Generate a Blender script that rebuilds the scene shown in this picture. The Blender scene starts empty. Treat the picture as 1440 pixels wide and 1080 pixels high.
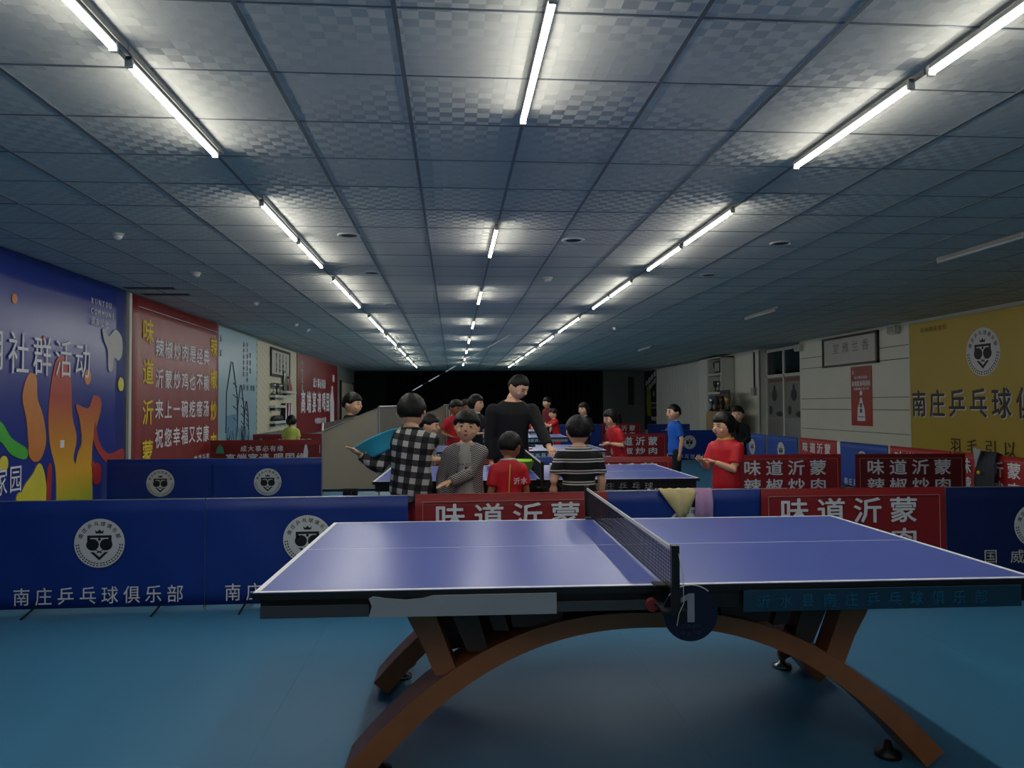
import bpy, bmesh, math, random
from mathutils import Vector, Matrix
from math import sin, cos, pi, radians as R
random.seed(7)
S = bpy.context.scene
C = S.collection
# ------------------------------------------------------------------ camera, world, exposure
F_PX, PITCH, YAW, ROLL, CAM_H = 1063.6, 0.0285, 0.0777, -0.0057, 1.382
cd = bpy.data.cameras.new('camera'); cam = bpy.data.objects.new('camera', cd); C.objects.link(cam)
cd.sensor_fit = 'HORIZONTAL'; cd.sensor_width = 36; cd.lens = F_PX / 1440 * 36
_f = Vector((sin(YAW) * cos(PITCH), cos(YAW) * cos(PITCH), sin(PITCH))); _r = Vector((cos(YAW), -sin(YAW), 0)); _u = _r.cross(_f)
_r2 = _r * cos(ROLL) + _u * sin(ROLL); _u2 = -_r * sin(ROLL) + _u * cos(ROLL)
m = Matrix((_r2, _u2, -_f)).transposed().to_4x4(); m.translation = (0, 0, CAM_H); cam.matrix_world = m
cd.clip_start = .05; S.camera = cam
W = bpy.data.worlds.new('night'); S.world = W; W.use_nodes = True
W.node_tree.nodes['Background'].inputs[0].default_value = (.55, .7, .8, 1); W.node_tree.nodes['Background'].inputs[1].default_value = .03
S.view_settings.view_transform = 'Standard'; S.view_settings.look = 'None'; S.view_settings.gamma = 1
S.view_settings.use_curve_mapping = False; S.view_settings.exposure = 0.5
TUBE_POWER = 62.0
XL, XR, YB, YF, H = -4.25, 8.5, 33.0, -9.0, 2.909

# ------------------------------------------------------------------ materials
MATS = {}
def lin(c):
    return tuple((v / 12.92 if v <= .04045 else ((v + .055) / 1.055) ** 2.4) for v in (x / 255 for x in c))
def mat(name, rgb, rough=.6, metal=0, var=.12, scale=6, bump=0, alpha=1, spec=.5, coat=0):
    if name in MATS: return MATS[name]
    m = bpy.data.materials.new(name); m.use_nodes = True; nt = m.node_tree; b = nt.nodes['Principled BSDF']
    c = lin(rgb)
    tc = nt.nodes.new('ShaderNodeTexCoord'); no = nt.nodes.new('ShaderNodeTexNoise'); no.inputs['Scale'].default_value = scale; no.inputs['Detail'].default_value = 4
    nt.links.new(tc.outputs['Object'], no.inputs['Vector'])
    mx = nt.nodes.new('ShaderNodeMix'); mx.data_type = 'RGBA'
    mx.inputs[6].default_value = (*[v * (1 - var) for v in c], 1); mx.inputs[7].default_value = (*[min(1, v * (1 + var)) for v in c], 1)
    nt.links.new(no.outputs['Fac'], mx.inputs[0]); nt.links.new(mx.outputs[2], b.inputs['Base Color'])
    b.inputs['Roughness'].default_value = rough; b.inputs['Metallic'].default_value = metal; b.inputs['Alpha'].default_value = alpha
    b.inputs['Specular IOR Level'].default_value = spec
    if coat: b.inputs['Coat Weight'].default_value = coat; b.inputs['Coat Roughness'].default_value = .15
    if bump:
        bp = nt.nodes.new('ShaderNodeBump'); bp.inputs['Strength'].default_value = bump; bp.inputs['Distance'].default_value = .01
        nt.links.new(no.outputs['Fac'], bp.inputs['Height']); nt.links.new(bp.outputs['Normal'], b.inputs['Normal'])
    MATS[name] = m; return m
def emis(name, rgb, s):
    m = bpy.data.materials.new(name); m.use_nodes = True; nt = m.node_tree; nt.nodes.clear()
    e = nt.nodes.new('ShaderNodeEmission'); o = nt.nodes.new('ShaderNodeOutputMaterial'); e.inputs[0].default_value = (*rgb, 1); e.inputs[1].default_value = s
    nt.links.new(e.outputs[0], o.inputs[0]); return m
def base_of(m): return m.node_tree, m.node_tree.nodes['Principled BSDF']
def N(nt, t, **k):
    n = nt.nodes.new('ShaderNode' + t)
    for a, v in k.items(): setattr(n, a, v)
    return n
def math_(nt, op, a, b=None):
    n = N(nt, 'Math', operation=op)
    for i, v in enumerate((a, b)):
        if v is None: continue
        if isinstance(v, (int, float)): n.inputs[i].default_value = v
        else: nt.links.new(v, n.inputs[i])
    return n.outputs[0]

M_blue = mat('barrier_blue_fabric', (6, 48, 132), .5, var=.14, scale=2.5, bump=.25)
M_blue_l = mat('barrier_bright_blue_fabric', (16, 66, 156), .55, var=.14, scale=2.5, bump=.25)
M_red = mat('barrier_red_fabric', (140, 26, 32), .55, var=.1, scale=2.5, bump=.2)
M_redd = mat('banner_red_vinyl', (132, 24, 26), .42, var=.12, scale=1.2, bump=.15, spec=1.0)
M_white = mat('white_print', (222, 222, 226), .6, var=.03)
M_offwhite = mat('cream_white_metal', (200, 200, 190), .5, var=.05)
M_black = mat('black_print', (16, 17, 19), .6, var=.05)
M_blackm = mat('black_painted_metal', (14, 15, 18), .45, var=.1)
M_grey = mat('grey_apron_fabric', (140, 148, 156), .75, var=.06)
M_greyd = mat('dark_slate_fabric', (50, 58, 66), .75, var=.06)
M_lgrey = mat('light_grey_apron', (150, 152, 152), .7, var=.06)
M_yellowp = mat('yellow_print', (226, 196, 40), .6, var=.04)
M_wood = mat('brown_lacquered_wood', (146, 90, 50), .38, var=.25, scale=9, bump=.1)
M_woodd = mat('dark_shaded_wood', (66, 40, 26), .42, var=.25, scale=9, bump=.1)  # darker copy of the brown wood; carries the shade under the tables
M_top = mat('table_blue_paint', (82, 98, 178), .3, var=.03, scale=40)
M_line = mat('table_white_line', (235, 235, 240), .4, var=.02)
M_net = mat('net_black_cord', (20, 22, 34), .8, var=.05)
M_tape = mat('net_white_tape', (215, 212, 205), .7, var=.08, scale=30)
M_teal = mat('teal_blue_sign', (10, 92, 130), .5, var=.06)
M_chrome = mat('brushed_steel', (170, 172, 172), .25, 1, var=.05)
M_alu = mat('aluminium_frame', (165, 167, 165), .4, .7, var=.08)
M_skin = mat('skin', (240, 188, 152), .5, var=.06, scale=12)
M_skin2 = mat('tanned_skin', (172, 112, 82), .5, var=.06, scale=12)
M_hair = mat('black_hair', (13, 12, 12), .5, var=.4, scale=60, bump=.5, spec=.3)
M_lip = mat('lips', (166, 92, 84), .5, var=.03)
M_eye = mat('dark_eye', (18, 14, 12), .2, var=.01)
M_eyew = mat('eye_white', (225, 222, 216), .3, var=.01)
M_wallc = mat('cream_wall_paint', (212, 212, 196), .7, var=.05, scale=1.5)
M_groove = mat('dark_joint', (30, 30, 28), .8, var=.05)
M_dark = mat('dark_back_wall', (20, 26, 27), .9, var=.2, scale=.6, spec=.1)
M_greenl = mat('green_print', (60, 150, 110), .5, var=.05)

def floor_mat():
    m = mat('blue_vinyl_floor', (58, 122, 158), .42, var=.1, scale=1.2); nt, b = base_of(m)
    n = N(nt, 'TexNoise'); n.inputs['Scale'].default_value = 900; n.inputs['Detail'].default_value = 2
    g = N(nt, 'NewGeometry'); nt.links.new(g.outputs['Position'], n.inputs['Vector'])
    bp = N(nt, 'Bump'); bp.inputs['Strength'].default_value = .35; bp.inputs['Distance'].default_value = .002
    nt.links.new(n.outputs['Fac'], bp.inputs['Height']); nt.links.new(bp.outputs['Normal'], b.inputs['Normal'])
    return m
def tile_mat():
    m = mat('pressed_ceiling_tile', (214, 214, 204), .85, var=.05, scale=.8); nt, b = base_of(m)
    g = N(nt, 'NewGeometry'); sp = N(nt, 'SeparateXYZ'); nt.links.new(g.outputs['Position'], sp.inputs[0])
    cx, cy = .065, .063
    col = math_(nt, 'FLOOR', math_(nt, 'DIVIDE', sp.outputs[0], cx))
    half = math_(nt, 'MULTIPLY', math_(nt, 'FLOORED_MODULO', col, 2), 1.0)
    h = math_(nt, 'PINGPONG', math_(nt, 'ADD', math_(nt, 'DIVIDE', sp.outputs[1], cy), half), 1.0)
    h2 = math_(nt, 'SMOOTH_MIN', h, .9)
    bp = N(nt, 'Bump'); bp.inputs['Strength'].default_value = 1.0; bp.inputs['Distance'].default_value = .014
    nt.links.new(h, bp.inputs['Height']); nt.links.new(bp.outputs['Normal'], b.inputs['Normal'])
    return m
def pattern_mat(name, kind, c1, c2, c3=None, s=.05, rough=.8):
    """clothing patterns in object space: plaid, stripes, weave"""
    m = mat(name, c1, rough, var=.05); nt, b = base_of(m)
    tc = N(nt, 'TexCoord'); sp = N(nt, 'SeparateXYZ'); mp = N(nt, 'Mapping'); nt.links.new(tc.outputs['Object'], mp.inputs[0]); nt.links.new(mp.outputs[0], sp.inputs[0])
    if kind == 'plaid':
        mp.inputs['Rotation'].default_value = (0, R(8), 0)
        a = math_(nt, 'GREATER_THAN', math_(nt, 'FLOORED_MODULO', math_(nt, 'DIVIDE', sp.outputs[0], s), 2), 1.05)
        c = math_(nt, 'GREATER_THAN', math_(nt, 'FLOORED_MODULO', math_(nt, 'DIVIDE', sp.outputs[2], s), 2), 1.05)
        t = math_(nt, 'MULTIPLY', math_(nt, 'ADD', a, c), .5)
        r = N(nt, 'ValToRGB'); r.color_ramp.interpolation = 'CONSTANT'; e = r.color_ramp.elements
        e[0].color = (*lin(c1), 1); e[1].position = .8; e[1].color = (*lin(c3), 1); k = e.new(.3); k.color = (*lin(c2), 1)
        nt.links.new(t, r.inputs[0]); nt.links.new(r.outputs[0], b.inputs['Base Color'])
    elif kind == 'stripe':
        f = math_(nt, 'FLOORED_MODULO', math_(nt, 'DIVIDE', sp.outputs[2], s), 1)
        a = math_(nt, 'MULTIPLY', math_(nt, 'GREATER_THAN', f, .62), math_(nt, 'LESS_THAN', f, .73))
        c = math_(nt, 'MULTIPLY', math_(nt, 'GREATER_THAN', f, .84), math_(nt, 'LESS_THAN', f, .95))
        mx = N(nt, 'Mix', data_type='RGBA'); mx.inputs[6].default_value = (*lin(c1), 1); mx.inputs[7].default_value = (*lin(c2), 1)
        nt.links.new(math_(nt, 'ADD', a, c), mx.inputs[0]); nt.links.new(mx.outputs[2], b.inputs['Base Color'])
    elif kind == 'weave':
        a = math_(nt, 'PINGPONG', math_(nt, 'DIVIDE', sp.outputs[0], s), 1)
        f = math_(nt, 'GREATER_THAN', math_(nt, 'FLOORED_MODULO', math_(nt, 'ADD', math_(nt, 'DIVIDE', sp.outputs[2], s * .9), a), 1), .5)
        mx = N(nt, 'Mix', data_type='RGBA'); mx.inputs[6].default_value = (*lin(c1), 1); mx.inputs[7].default_value = (*lin(c2), 1)
        nt.links.new(f, mx.inputs[0]); nt.links.new(mx.outputs[2], b.inputs['Base Color'])
    elif kind == 'grad':   # vertical colour gradient (printed)
        r = N(nt, 'ValToRGB'); e = r.color_ramp.elements
        e[0].position = 0; e[0].color = (*lin(c1), 1); e[1].position = 1; e[1].color = (*lin(c3), 1); k = e.new(.45); k.color = (*lin(c2), 1)
        g = N(nt, 'NewGeometry'); s2 = N(nt, 'SeparateXYZ'); nt.links.new(g.outputs['Position'], s2.inputs[0])
        nt.links.new(math_(nt, 'DIVIDE', s2.outputs[2], s), r.inputs[0]); nt.links.new(r.outputs[0], b.inputs['Base Color'])
    elif kind == 'dash':
        f = math_(nt, 'MULTIPLY', math_(nt, 'LESS_THAN', math_(nt, 'FLOORED_MODULO', math_(nt, 'DIVIDE', sp.outputs[1], .16), 1), .1),
                  math_(nt, 'LESS_THAN', math_(nt, 'FLOORED_MODULO', math_(nt, 'ADD', math_(nt, 'DIVIDE', sp.outputs[2], .15), math_(nt, 'MULTIPLY', math_(nt, 'FLOOR', math_(nt, 'DIVIDE', sp.outputs[1], .16)), .37)), 1), .4))
        mx = N(nt, 'Mix', data_type='RGBA'); mx.inputs[6].default_value = (*lin(c1), 1); mx.inputs[7].default_value = (*lin(c2), 1)
        nt.links.new(f, mx.inputs[0]); nt.links.new(mx.outputs[2], b.inputs['Base Color'])
    return m
M_floor = floor_mat(); M_tile = tile_mat()

# ------------------------------------------------------------------ geometry helpers
class B:
    def __init__(s): s.b = bmesh.new()
    def box(s, x0, x1, y0, y1, z0, z1, bev=0):
        r = bmesh.ops.create_cube(s.b, size=1, matrix=Matrix.Translation(((x0 + x1) / 2, (y0 + y1) / 2, (z0 + z1) / 2)) @ Matrix.Diagonal((abs(x1 - x0), abs(y1 - y0), abs(z1 - z0), 1)))
        if bev:
            es = list({e for v in r['verts'] for e in v.link_edges})
            bmesh.ops.bevel(s.b, geom=es, offset=bev, segments=2, affect='EDGES', profile=.7)
        return s
    def tube(s, pts, r, n=8, cap=True):
        pts = [Vector(p) for p in pts]; rs = r if isinstance(r, (list, tuple)) else [r] * len(pts); rings = []
        for i, p in enumerate(pts):
            d = (pts[min(i + 1, len(pts) - 1)] - pts[max(i - 1, 0)]).normalized()
            a = Vector((0, 0, 1)) if abs(d.z) < .9 else Vector((1, 0, 0))
            u = d.cross(a).normalized(); v = u.cross(d)
            rr = rs[i] if isinstance(rs[i], (list, tuple)) else (rs[i], rs[i])
            rings.append([s.b.verts.new(p + u * cos(2 * pi * k / n) * rr[0] + v * sin(2 * pi * k / n) * rr[1]) for k in range(n)])
        s.skin(rings, cap); return s
    def rings(s, L, n=16, cap=True):    # L: (x,y,z,rx,ry) horizontal ellipses
        s.skin([[s.b.verts.new((x + rx * cos(2 * pi * k / n), y + ry * sin(2 * pi * k / n), z)) for k in range(n)] for x, y, z, rx, ry in L], cap); return s
    def skin(s, rings, cap=True):
        n = len(rings[0])
        for a, b in zip(rings, rings[1:]):
            for k in range(n): s.b.faces.new((a[k], a[(k + 1) % n], b[(k + 1) % n], b[k]))
        if cap: s.b.faces.new(rings[0][::-1]); s.b.faces.new(rings[-1])
    def poly(s, pts, off):    # prism: planar polygon pts extruded by off
        off = Vector(off); a = [s.b.verts.new(Vector(p)) for p in pts]; b = [s.b.verts.new(Vector(p) + off) for p in pts]; n = len(a)
        s.b.faces.new(a); s.b.faces.new(b[::-1])
        for k in range(n): s.b.faces.new((a[k], b[k], b[(k + 1) % n], a[(k + 1) % n]))
        return s
    def ell(s, c, r, n=12, m=8, rot=None):
        M = Matrix.Translation(c) @ (rot.to_4x4() if rot else Matrix()) @ Matrix.Diagonal((*r, 1))
        bmesh.ops.create_uvsphere(s.b, u_segments=n, v_segments=m, radius=1, matrix=M); return s
    def mesh(s, name, m, smooth=False):
        bmesh.ops.recalc_face_normals(s.b, faces=s.b.faces)
        me = bpy.data.meshes.new(name); s.b.to_mesh(me); s.b.free()
        if m: me.materials.append(m)
        if smooth: me.shade_smooth()
        return me
    def ob(s, name, m, parent=None, smooth=False, loc=None):
        return obj(name, s.mesh(name, m, smooth), parent, loc)
def obj(name, me, parent=None, loc=None, mtx=None):
    o = bpy.data.objects.new(name, me); C.objects.link(o)
    if parent: o.parent = parent
    if loc is not None: o.location = loc
    if mtx is not None: o.matrix_local = mtx
    return o
def tag(o, label=None, cat=None, group=None, kind=None):
    if label: o['label'] = label
    if cat: o['category'] = cat
    if group: o['group'] = group
    if kind: o['kind'] = kind
    return o
def thing(name, label, cat, loc=(0, 0, 0), rz=0, group=None):
    o = bpy.data.objects.new(name, None); C.objects.link(o); o.location = loc; o.rotation_euler = (0, 0, rz); o.empty_display_size = .1
    return tag(o, label, cat, group)
_tc = {}
def glyphs(s, bold=0):
    k = (s, bold)
    if k in _tc: return _tc[k]
    cu = bpy.data.curves.new('t', 'FONT'); cu.body = s; cu.resolution_u = 2; cu.align_x = 'CENTER'; cu.align_y = 'CENTER'; cu.extrude = .004
    o = bpy.data.objects.new('t', cu); C.objects.link(o)
    me = bpy.data.meshes.new_from_object(o.evaluated_get(bpy.context.evaluated_depsgraph_get()))
    bpy.data.objects.remove(o); bpy.data.curves.remove(cu)
    xs = [v.co.x for v in me.vertices] or [0]; ys = [v.co.y for v in me.vertices] or [0]
    cx, cy = (min(xs) + max(xs)) / 2, (min(ys) + max(ys)) / 2
    if len(s) == 1: me.transform(Matrix.Translation((-cx, -cy, 0)))
    if bold >= .012:    # heavier stroke: the same outline again, shifted a hair
        bm = bmesh.new(); q = bold * .8
        for i, (dx, dy) in enumerate(((q, 0), (-q, 0), (0, q), (0, -q))):
            c2 = me.copy(); c2.transform(Matrix.Translation((dx, dy, .0004 * i))); bm.from_mesh(c2); bpy.data.meshes.remove(c2)
        bm.to_mesh(me); bm.free()
    _tc[k] = me; return me
def lettering(items, m, parent, bold=0.02, name='lettering', label=None):
    """items: (text, centre, right vector, up vector, width, height) - each character placed singly -> ONE mesh"""
    if len(items) > 1: return [lettering([it], m, parent, bold, name, label) for it in items][0]
    bm = bmesh.new()
    for s, c, rt, up, cw, ch, step in items:
        rt = Vector(rt).normalized(); up = Vector(up); sp = Vector(rt) * step if not isinstance(step, Vector) else step
        upn = up.normalized(); nrm = rt.cross(upn)
        for i, chh in enumerate(s):
            if chh == ' ': continue
            p = Vector(c) + sp * (i - (len(s) - 1) / 2)
            me = glyphs(chh, bold).copy()
            me.transform(Matrix.Translation(p) @ Matrix((rt, upn, nrm)).transposed().to_4x4() @ Matrix.Diagonal((cw / .92, ch / .92, .3, 1)))
            bm.from_mesh(me); bpy.data.meshes.remove(me)
    me = bpy.data.meshes.new(name); bm.to_mesh(me); bm.free(); me.materials.append(m)
    o = obj(name, me, parent)
    if label: o['label'] = label
    return o
X, Y, Z = Vector((1, 0, 0)), Vector((0, 1, 0)), Vector((0, 0, 1))

# emblem (white disc with printed shield, paddles, crown and wreath), unit radius, faces -Y
def emblem_meshes():
    b = B(); n = 40
    b.poly([(cos(2 * pi * k / n), -.0, sin(2 * pi * k / n)) for k in range(n)], (0, -.02, 0)); disc = b.mesh('emblem', mat('emblem_white_print', (205, 206, 204), .6, var=.03))
    b = B(); y0, off = -.02, (0, -.012, 0)
    P = lambda pts: b.poly([(x, y0, z) for x, z in pts], off)
    P([(-.48, .32), (.48, .32), (.48, .22), (-.48, .22)]); P([(-.48, .22), (-.36, .22), (-.36, .05), (-.48, .05)]); P([(.36, .22), (.48, .22), (.48, .05), (.36, .05)])
    for sx in (-1, 1):
        P([(sx * (.27 + .25 * cos(t)), -.06 + .24 * sin(t)) for t in [2 * pi * k / 20 for k in range(20)]])
        P([(sx * .36, -.36), (sx * .22, -.36), (0, -.56), (0, -.70)])
        P([(sx * .16, -.28), (sx * .22, -.22), (-sx * .08, -.42), (-sx * .12, -.38)])
        for k in range(11):
            t = R(185 + k * 8) if sx < 0 else R(-5 - k * 8)
            for q in (-1, 1):
                c = Vector((cos(t), sin(t))) * (.87 + q * .045); d = Vector((-sin(t), cos(t))) * (-.05); w = Vector((cos(t), sin(t))) * .03
                P([tuple(c - d), tuple(c + w), tuple(c + d), tuple(c - w)])
    P([(.06 * cos(t), .16 + .06 * sin(t)) for t in [2 * pi * k / 12 for k in range(12)]])
    P([(-.14, .40), (.14, .40), (.18, .54), (.08, .47), (0, .57), (-.08, .47), (-.18, .54)])
    me = b.mesh('emblem_print', M_black)
    bm = bmesh.new(); bm.from_mesh(me)
    for i, ch in enumerate('南庄乒乓球俱乐部'):
        t = R(158 - i * 19.5); g = glyphs(ch, .015).copy(); a = t - pi / 2
        rt = Vector((cos(a), 0, sin(a))); up = Vector((-sin(a), 0, cos(a))); nr = Vector((0, -1, 0))
        g.transform(Matrix.Translation((.80 * cos(t), y0 - .004, .80 * sin(t))) @ Matrix((rt, up, nr)).transposed().to_4x4() @ Matrix.Diagonal((.2, .2, .8, 1)))
        bm.from_mesh(g); bpy.data.meshes.remove(g)
    bm.to_mesh(me); bm.free()
    return disc, me
EMB_D, EMB_P = emblem_meshes()
def emblem(parent, loc, r, rz=0, sx=1):
    e = obj('emblem', EMB_D, parent, mtx=Matrix.Translation(loc) @ Matrix.Rotation(rz, 4, 'Z') @ Matrix.Diagonal((r * sx, .12, r, 1)))
    e['label'] = 'round white club crest'
    obj('emblem_print', EMB_P, e); return e

# ------------------------------------------------------------------ the setting
fl = B().box(XL - .2, XR + .6, YF, YB + .3, -.06, -.012).ob('floor', M_groove); tag(fl, kind='structure')
xs = [XL, -2.6, -.8, 1.0, 2.8, 4.6, 6.4, XR + .4]
for i in range(len(xs) - 1):
    B().box(xs[i] + .0005, xs[i + 1] - .0005, YF, YB, -.012, 0).ob('vinyl_strip', M_floor, fl)
# ceiling: tiles on a T-bar grid
ce = B().box(XL - .2, XR + .6, YF, YB + .3, H + .03, H + .06).ob('ceiling', M_groove); tag(ce, kind='structure')
GX, GY, T = -.2205, 2.877, .6
Rm = (_r2, _u2, _f)
def px(p):
    d = Vector(p) - Vector((0, 0, CAM_H)); w = d.dot(_f)
    return None if w < .1 else (720 + F_PX * d.dot(_r2) / w, 540 - F_PX * d.dot(_u2) / w)
tm = B().box(-.294, .294, -.294, .294, 0, .012, .003).mesh('ceiling_tile', M_tile)
cells = []
for i in range(-7, 15):
    for j in range(-19, 51):
        cx, cy = GX + T * (i + .5), GY + T * (j + .5)
        x0, x1 = max(cx - .3, XL), min(cx + .3, XR + .3)
        if x1 - x0 < .05: continue
        q = [px((cx + a, cy + b, H)) for a in (-.3, .3) for b in (-.3, .3)]
        vis = any(k and -20 < k[0] < 1460 and -20 < k[1] < 1100 for k in q)
        cells.append((0 if vis else 1, math.hypot(cx, cy), cx, cy, x0, x1, j))
cells.sort(); rest = B()
for n, (v, d, cx, cy, x0, x1, j) in enumerate(cells):
    tilt = random.uniform(-.0015, .0015)
    if n < 300 and x1 - x0 > .59: obj('ceiling_tile', tm, ce, (cx, cy, H + tilt))
    else: rest.box(x0 + .006, x1 - .006, cy - .294, cy + .294, H + tilt, H + .012 + tilt)
tag(rest.ob('ceiling_tiles', M_tile, ce), 'farther ceiling tiles', kind='stuff')
gb = B()
for i in range(-7, 16): gb.box(GX + T * i - .010, GX + T * i + .010, YF, YB, H - .004, H + .004)
for j in range(-19, 52): gb.box(XL, XR + .3, GY + T * j - .006, GY + T * j + .006, H - .002, H + .005)
gb.ob('ceiling_grid', mat('grid_metal', (120, 126, 128), .4, .3), ce)

wl = B().box(XL - .2, XL, YF, YB, 0, H + .04).ob('wall_left', mat('left_wall_paint', (120, 125, 120), .8)); tag(wl, kind='structure')
wb = B().box(XL - .2, 6.6, YB, YB + .3, 0, H + .04).ob('wall_back', M_dark); tag(wb, kind='structure')
B().box(6.6, XR + .6, YB - .02, YB + .3, 0, H + .04).ob('grey_wall_section', mat('back_grey_plaster', (88, 94, 90), .85, var=.25, scale=1.2), wb)
B().box(7.72, 7.98, YB - .05, YB - .02, 1.38, 2.62).ob('window_slot', M_black, wb)
B().box(XL - .2, XR + .6, YF - .2, YF, 0, H + .04).ob('wall_front', M_wallc)['kind'] = 'structure'
for k in range(6):    # dark curtains drawn over the back wall
    x0 = XL + 1.4 + k * 1.55
    B().poly([(x0 + 1.5 * t / 24, YB - .06 + .04 * sin(t * 1.6), .02) for t in range(25)] + [(x0 + 1.5, YB - .005, .02), (x0, YB - .005, .02)], (0, 0, H - .05)).ob('back_curtain', mat('black_curtain_cloth', (15, 19, 20), .95, var=.2, spec=.1), wb)
wr = B().box(XR, XR + .3, YF, 17.93, 0, H + .04).ob('wall_right', M_groove); tag(wr, kind='structure')
for z0, z1 in ((0, .79), (.8, 1.25), (1.262, 1.497), (1.508, 2.225), (2.238, 2.475), (2.487, H + .03)):
    B().box(XR - .012, XR, YF, 17.93, z0, z1, .002).ob('wall_panel', M_wallc, wr)
B().box(XR - .014, XR + .3, 17.92, 17.95, 0, H).ob('wall_end', M_wallc, wr)
B().box(XR, XR + .3, 20.42, YB, 0, H + .04).ob('wall_section', M_wallc, wr)
B().box(XR + .3, XR + .5, 17.9, 20.45, 0, H + .04).ob('recess_wall', mat('recess_grey', (128, 132, 126), .8), wr)
B().box(XL, XL + .035, 10.22, 10.30, 0, H - .02, .004).ob('trim_1', M_offwhite)['kind'] = 'structure'
B().box(XL, XL + .02, 10.13, 10.17, 0, H - .02, .004).ob('trim_2', M_blackm)['kind'] = 'structure'
# door on the right (double glass leaves and transom)
dr = B().box(XR + .22, XR + .30, 17.95, 20.4, 0, .12).ob('door_2', M_alu); tag(dr, kind='structure')
for (y0, y1, z0, z1) in ((17.95, 20.42, 2.80, 2.88), (17.95, 20.42, 2.10, 2.18), (20.34, 20.42, 0, 2.88), (19.26, 19.34, 0, 2.88), (18.0, 18.08, 0, 2.88)):
    B().box(XR + .17, XR + .25, y0, y1, z0, z1, .005).ob('door_frame', M_offwhite, dr)
M_glass = mat('dark_window_glass', (22, 30, 30), .08, var=.1); M_pst = mat('grey_window_film', (120, 122, 116), .35, var=.3, scale=3)
for y0, y1 in ((18.08, 19.26), (19.34, 20.34)):
    B().box(XR + .21, XR + .23, y0, y1, 2.18, 2.80).ob('transom_pane', M_glass, dr)
    B().box(XR + .19, XR + .24, y0, y1, .12, 1.02, .004).ob('door_panel', M_alu, dr)
    p = B().box(XR + .21, XR + .23, y0, y1, 1.02, 2.10).ob('film_pane', M_pst, dr)
    yc = (y0 + y1) / 2 + .1
    b = B(); b.ell((XR + .205, yc, 1.62), (.01, .17, .16)); b.ell((XR + .205, yc, 1.80), (.01, .07, .10)); b.ell((XR + .205, yc + .25, 1.22), (.01, .10, .12)); b.ell((XR + .205, yc - .3, 1.12), (.01, .2, .07)); b.ob('printed_motif', M_greyd, p)
    b = B(); b.box(XR + .205, XR + .21, y0 + .03, y1 - .03, 1.97, 2.07); b.ob('red_print_band', mat('faded_red_print', (112, 70, 66), .5), p)
B().box(XR - .03, XR + .02, 20.42, 20.5, 0, 2.88).ob('trim_3', M_offwhite)['kind'] = 'structure'
# cream panel door at the far left
d1 = B().box(XL, XL + .05, 28.9, 32.4, 0, 2.3, .01).ob('door_1', mat('cream_door_paint', (190, 186, 158), .6)); tag(d1, kind='structure')
B().box(XL, XL + .07, 28.8, 28.9, 0, 2.38).ob('door_frame', M_blackm, d1); B().box(XL, XL + .07, 32.4, 32.5, 0, 2.38).ob('door_frame', M_blackm, d1)

# ------------------------------------------------------------------ tube lights
M_tube = emis('tube_glow', (1.0, .975, .90), TUBE_POWER)
_nt = M_tube.node_tree; _g = N(_nt, 'NewGeometry'); _s = N(_nt, 'SeparateXYZ'); _nt.links.new(_g.outputs['Normal'], _s.inputs[0])
_m = N(_nt, 'MapRange', interpolation_type='SMOOTHSTEP'); _nt.links.new(_s.outputs[2], _m.inputs[0])
for _i, _v in ((1, .15), (2, -.7), (3, TUBE_POWER * .065), (4, TUBE_POWER)): _m.inputs[_i].default_value = _v
_nt.links.new(_m.outputs[0], _nt.nodes['Emission'].inputs[1])
M_off = mat('unlit_tube', (205, 208, 206), .4, var=.03)
TL = 1.2
b = B(); b.box(-.013, .013, 0, TL, .014, .034, .003); b.box(.020, .026, -.06, TL + .06, .025, .055); fix_me = b.mesh('fixture', mat('fixture_grey', (150, 152, 150), .5))
b = B(); b.tube([(0, .015, 0), (0, TL - .015, 0)], .0145, 10); tub_me = b.mesh('tube', M_tube, True); b = B(); b.tube([(0, .015, 0), (0, TL - .015, 0)], .0145, 10); off_me = b.mesh('tube', M_off, True)
b = B(); b.box(-.016, .016, 0, .018, -.016, .03, .003); cap_me = b.mesh('end_cap', M_offwhite)
ORD = ['nearest', 'second', 'third', 'fourth', 'fifth', 'sixth', 'seventh', 'eighth', 'ninth', 'tenth', 'eleventh', 'twelfth', 'thirteenth', 'fourteenth', 'fifteenth', 'sixteenth', 'seventeenth']
def tube_light(x, y, label, lit=True, group=None, rz=0):
    t = thing('tube_light', label, 'tube light', (x, y, 2.853), rz, group)
    obj('fixture', fix_me, t); obj('tube', tub_me if lit else off_me, t); obj('end_cap', cap_me, t); obj('end_cap', cap_me, t, (0, TL - .018, 0))
PAIR = [1.98, 3.31, 5.56, 6.87, 8.85, 10.12, 12.55, 13.83, 15.85, 17.2, 19.4, 20.8, 22.9, 24.3, 26.3, 27.6]
for x, side in ((-1.38, 'left'), (2.125, 'right')):
    for k, y in enumerate(PAIR): tube_light(x, y, f'lit ceiling tube, {ORD[k]}{" from camera" if k else ""} in the {side} row', True, f'lit tubes of the {side} row')
for k, y in enumerate([2.67, 6.22, 9.66, 13.1, 16.5, 19.95, 23.4, 26.2]):
    tube_light(.365, y, f'lit ceiling tube, {ORD[k]}{" from camera" if k else ""} in the middle row', True, 'lit tubes of the middle row')
for k, y in enumerate([6.28, 11.5, 19.1]): tube_light(5.05, y, 'switched-off ceiling tube, ' + ['nearest', 'middle', 'farthest'][k] + ' of the dark right-hand row', False, 'unlit tubes', 0)
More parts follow.
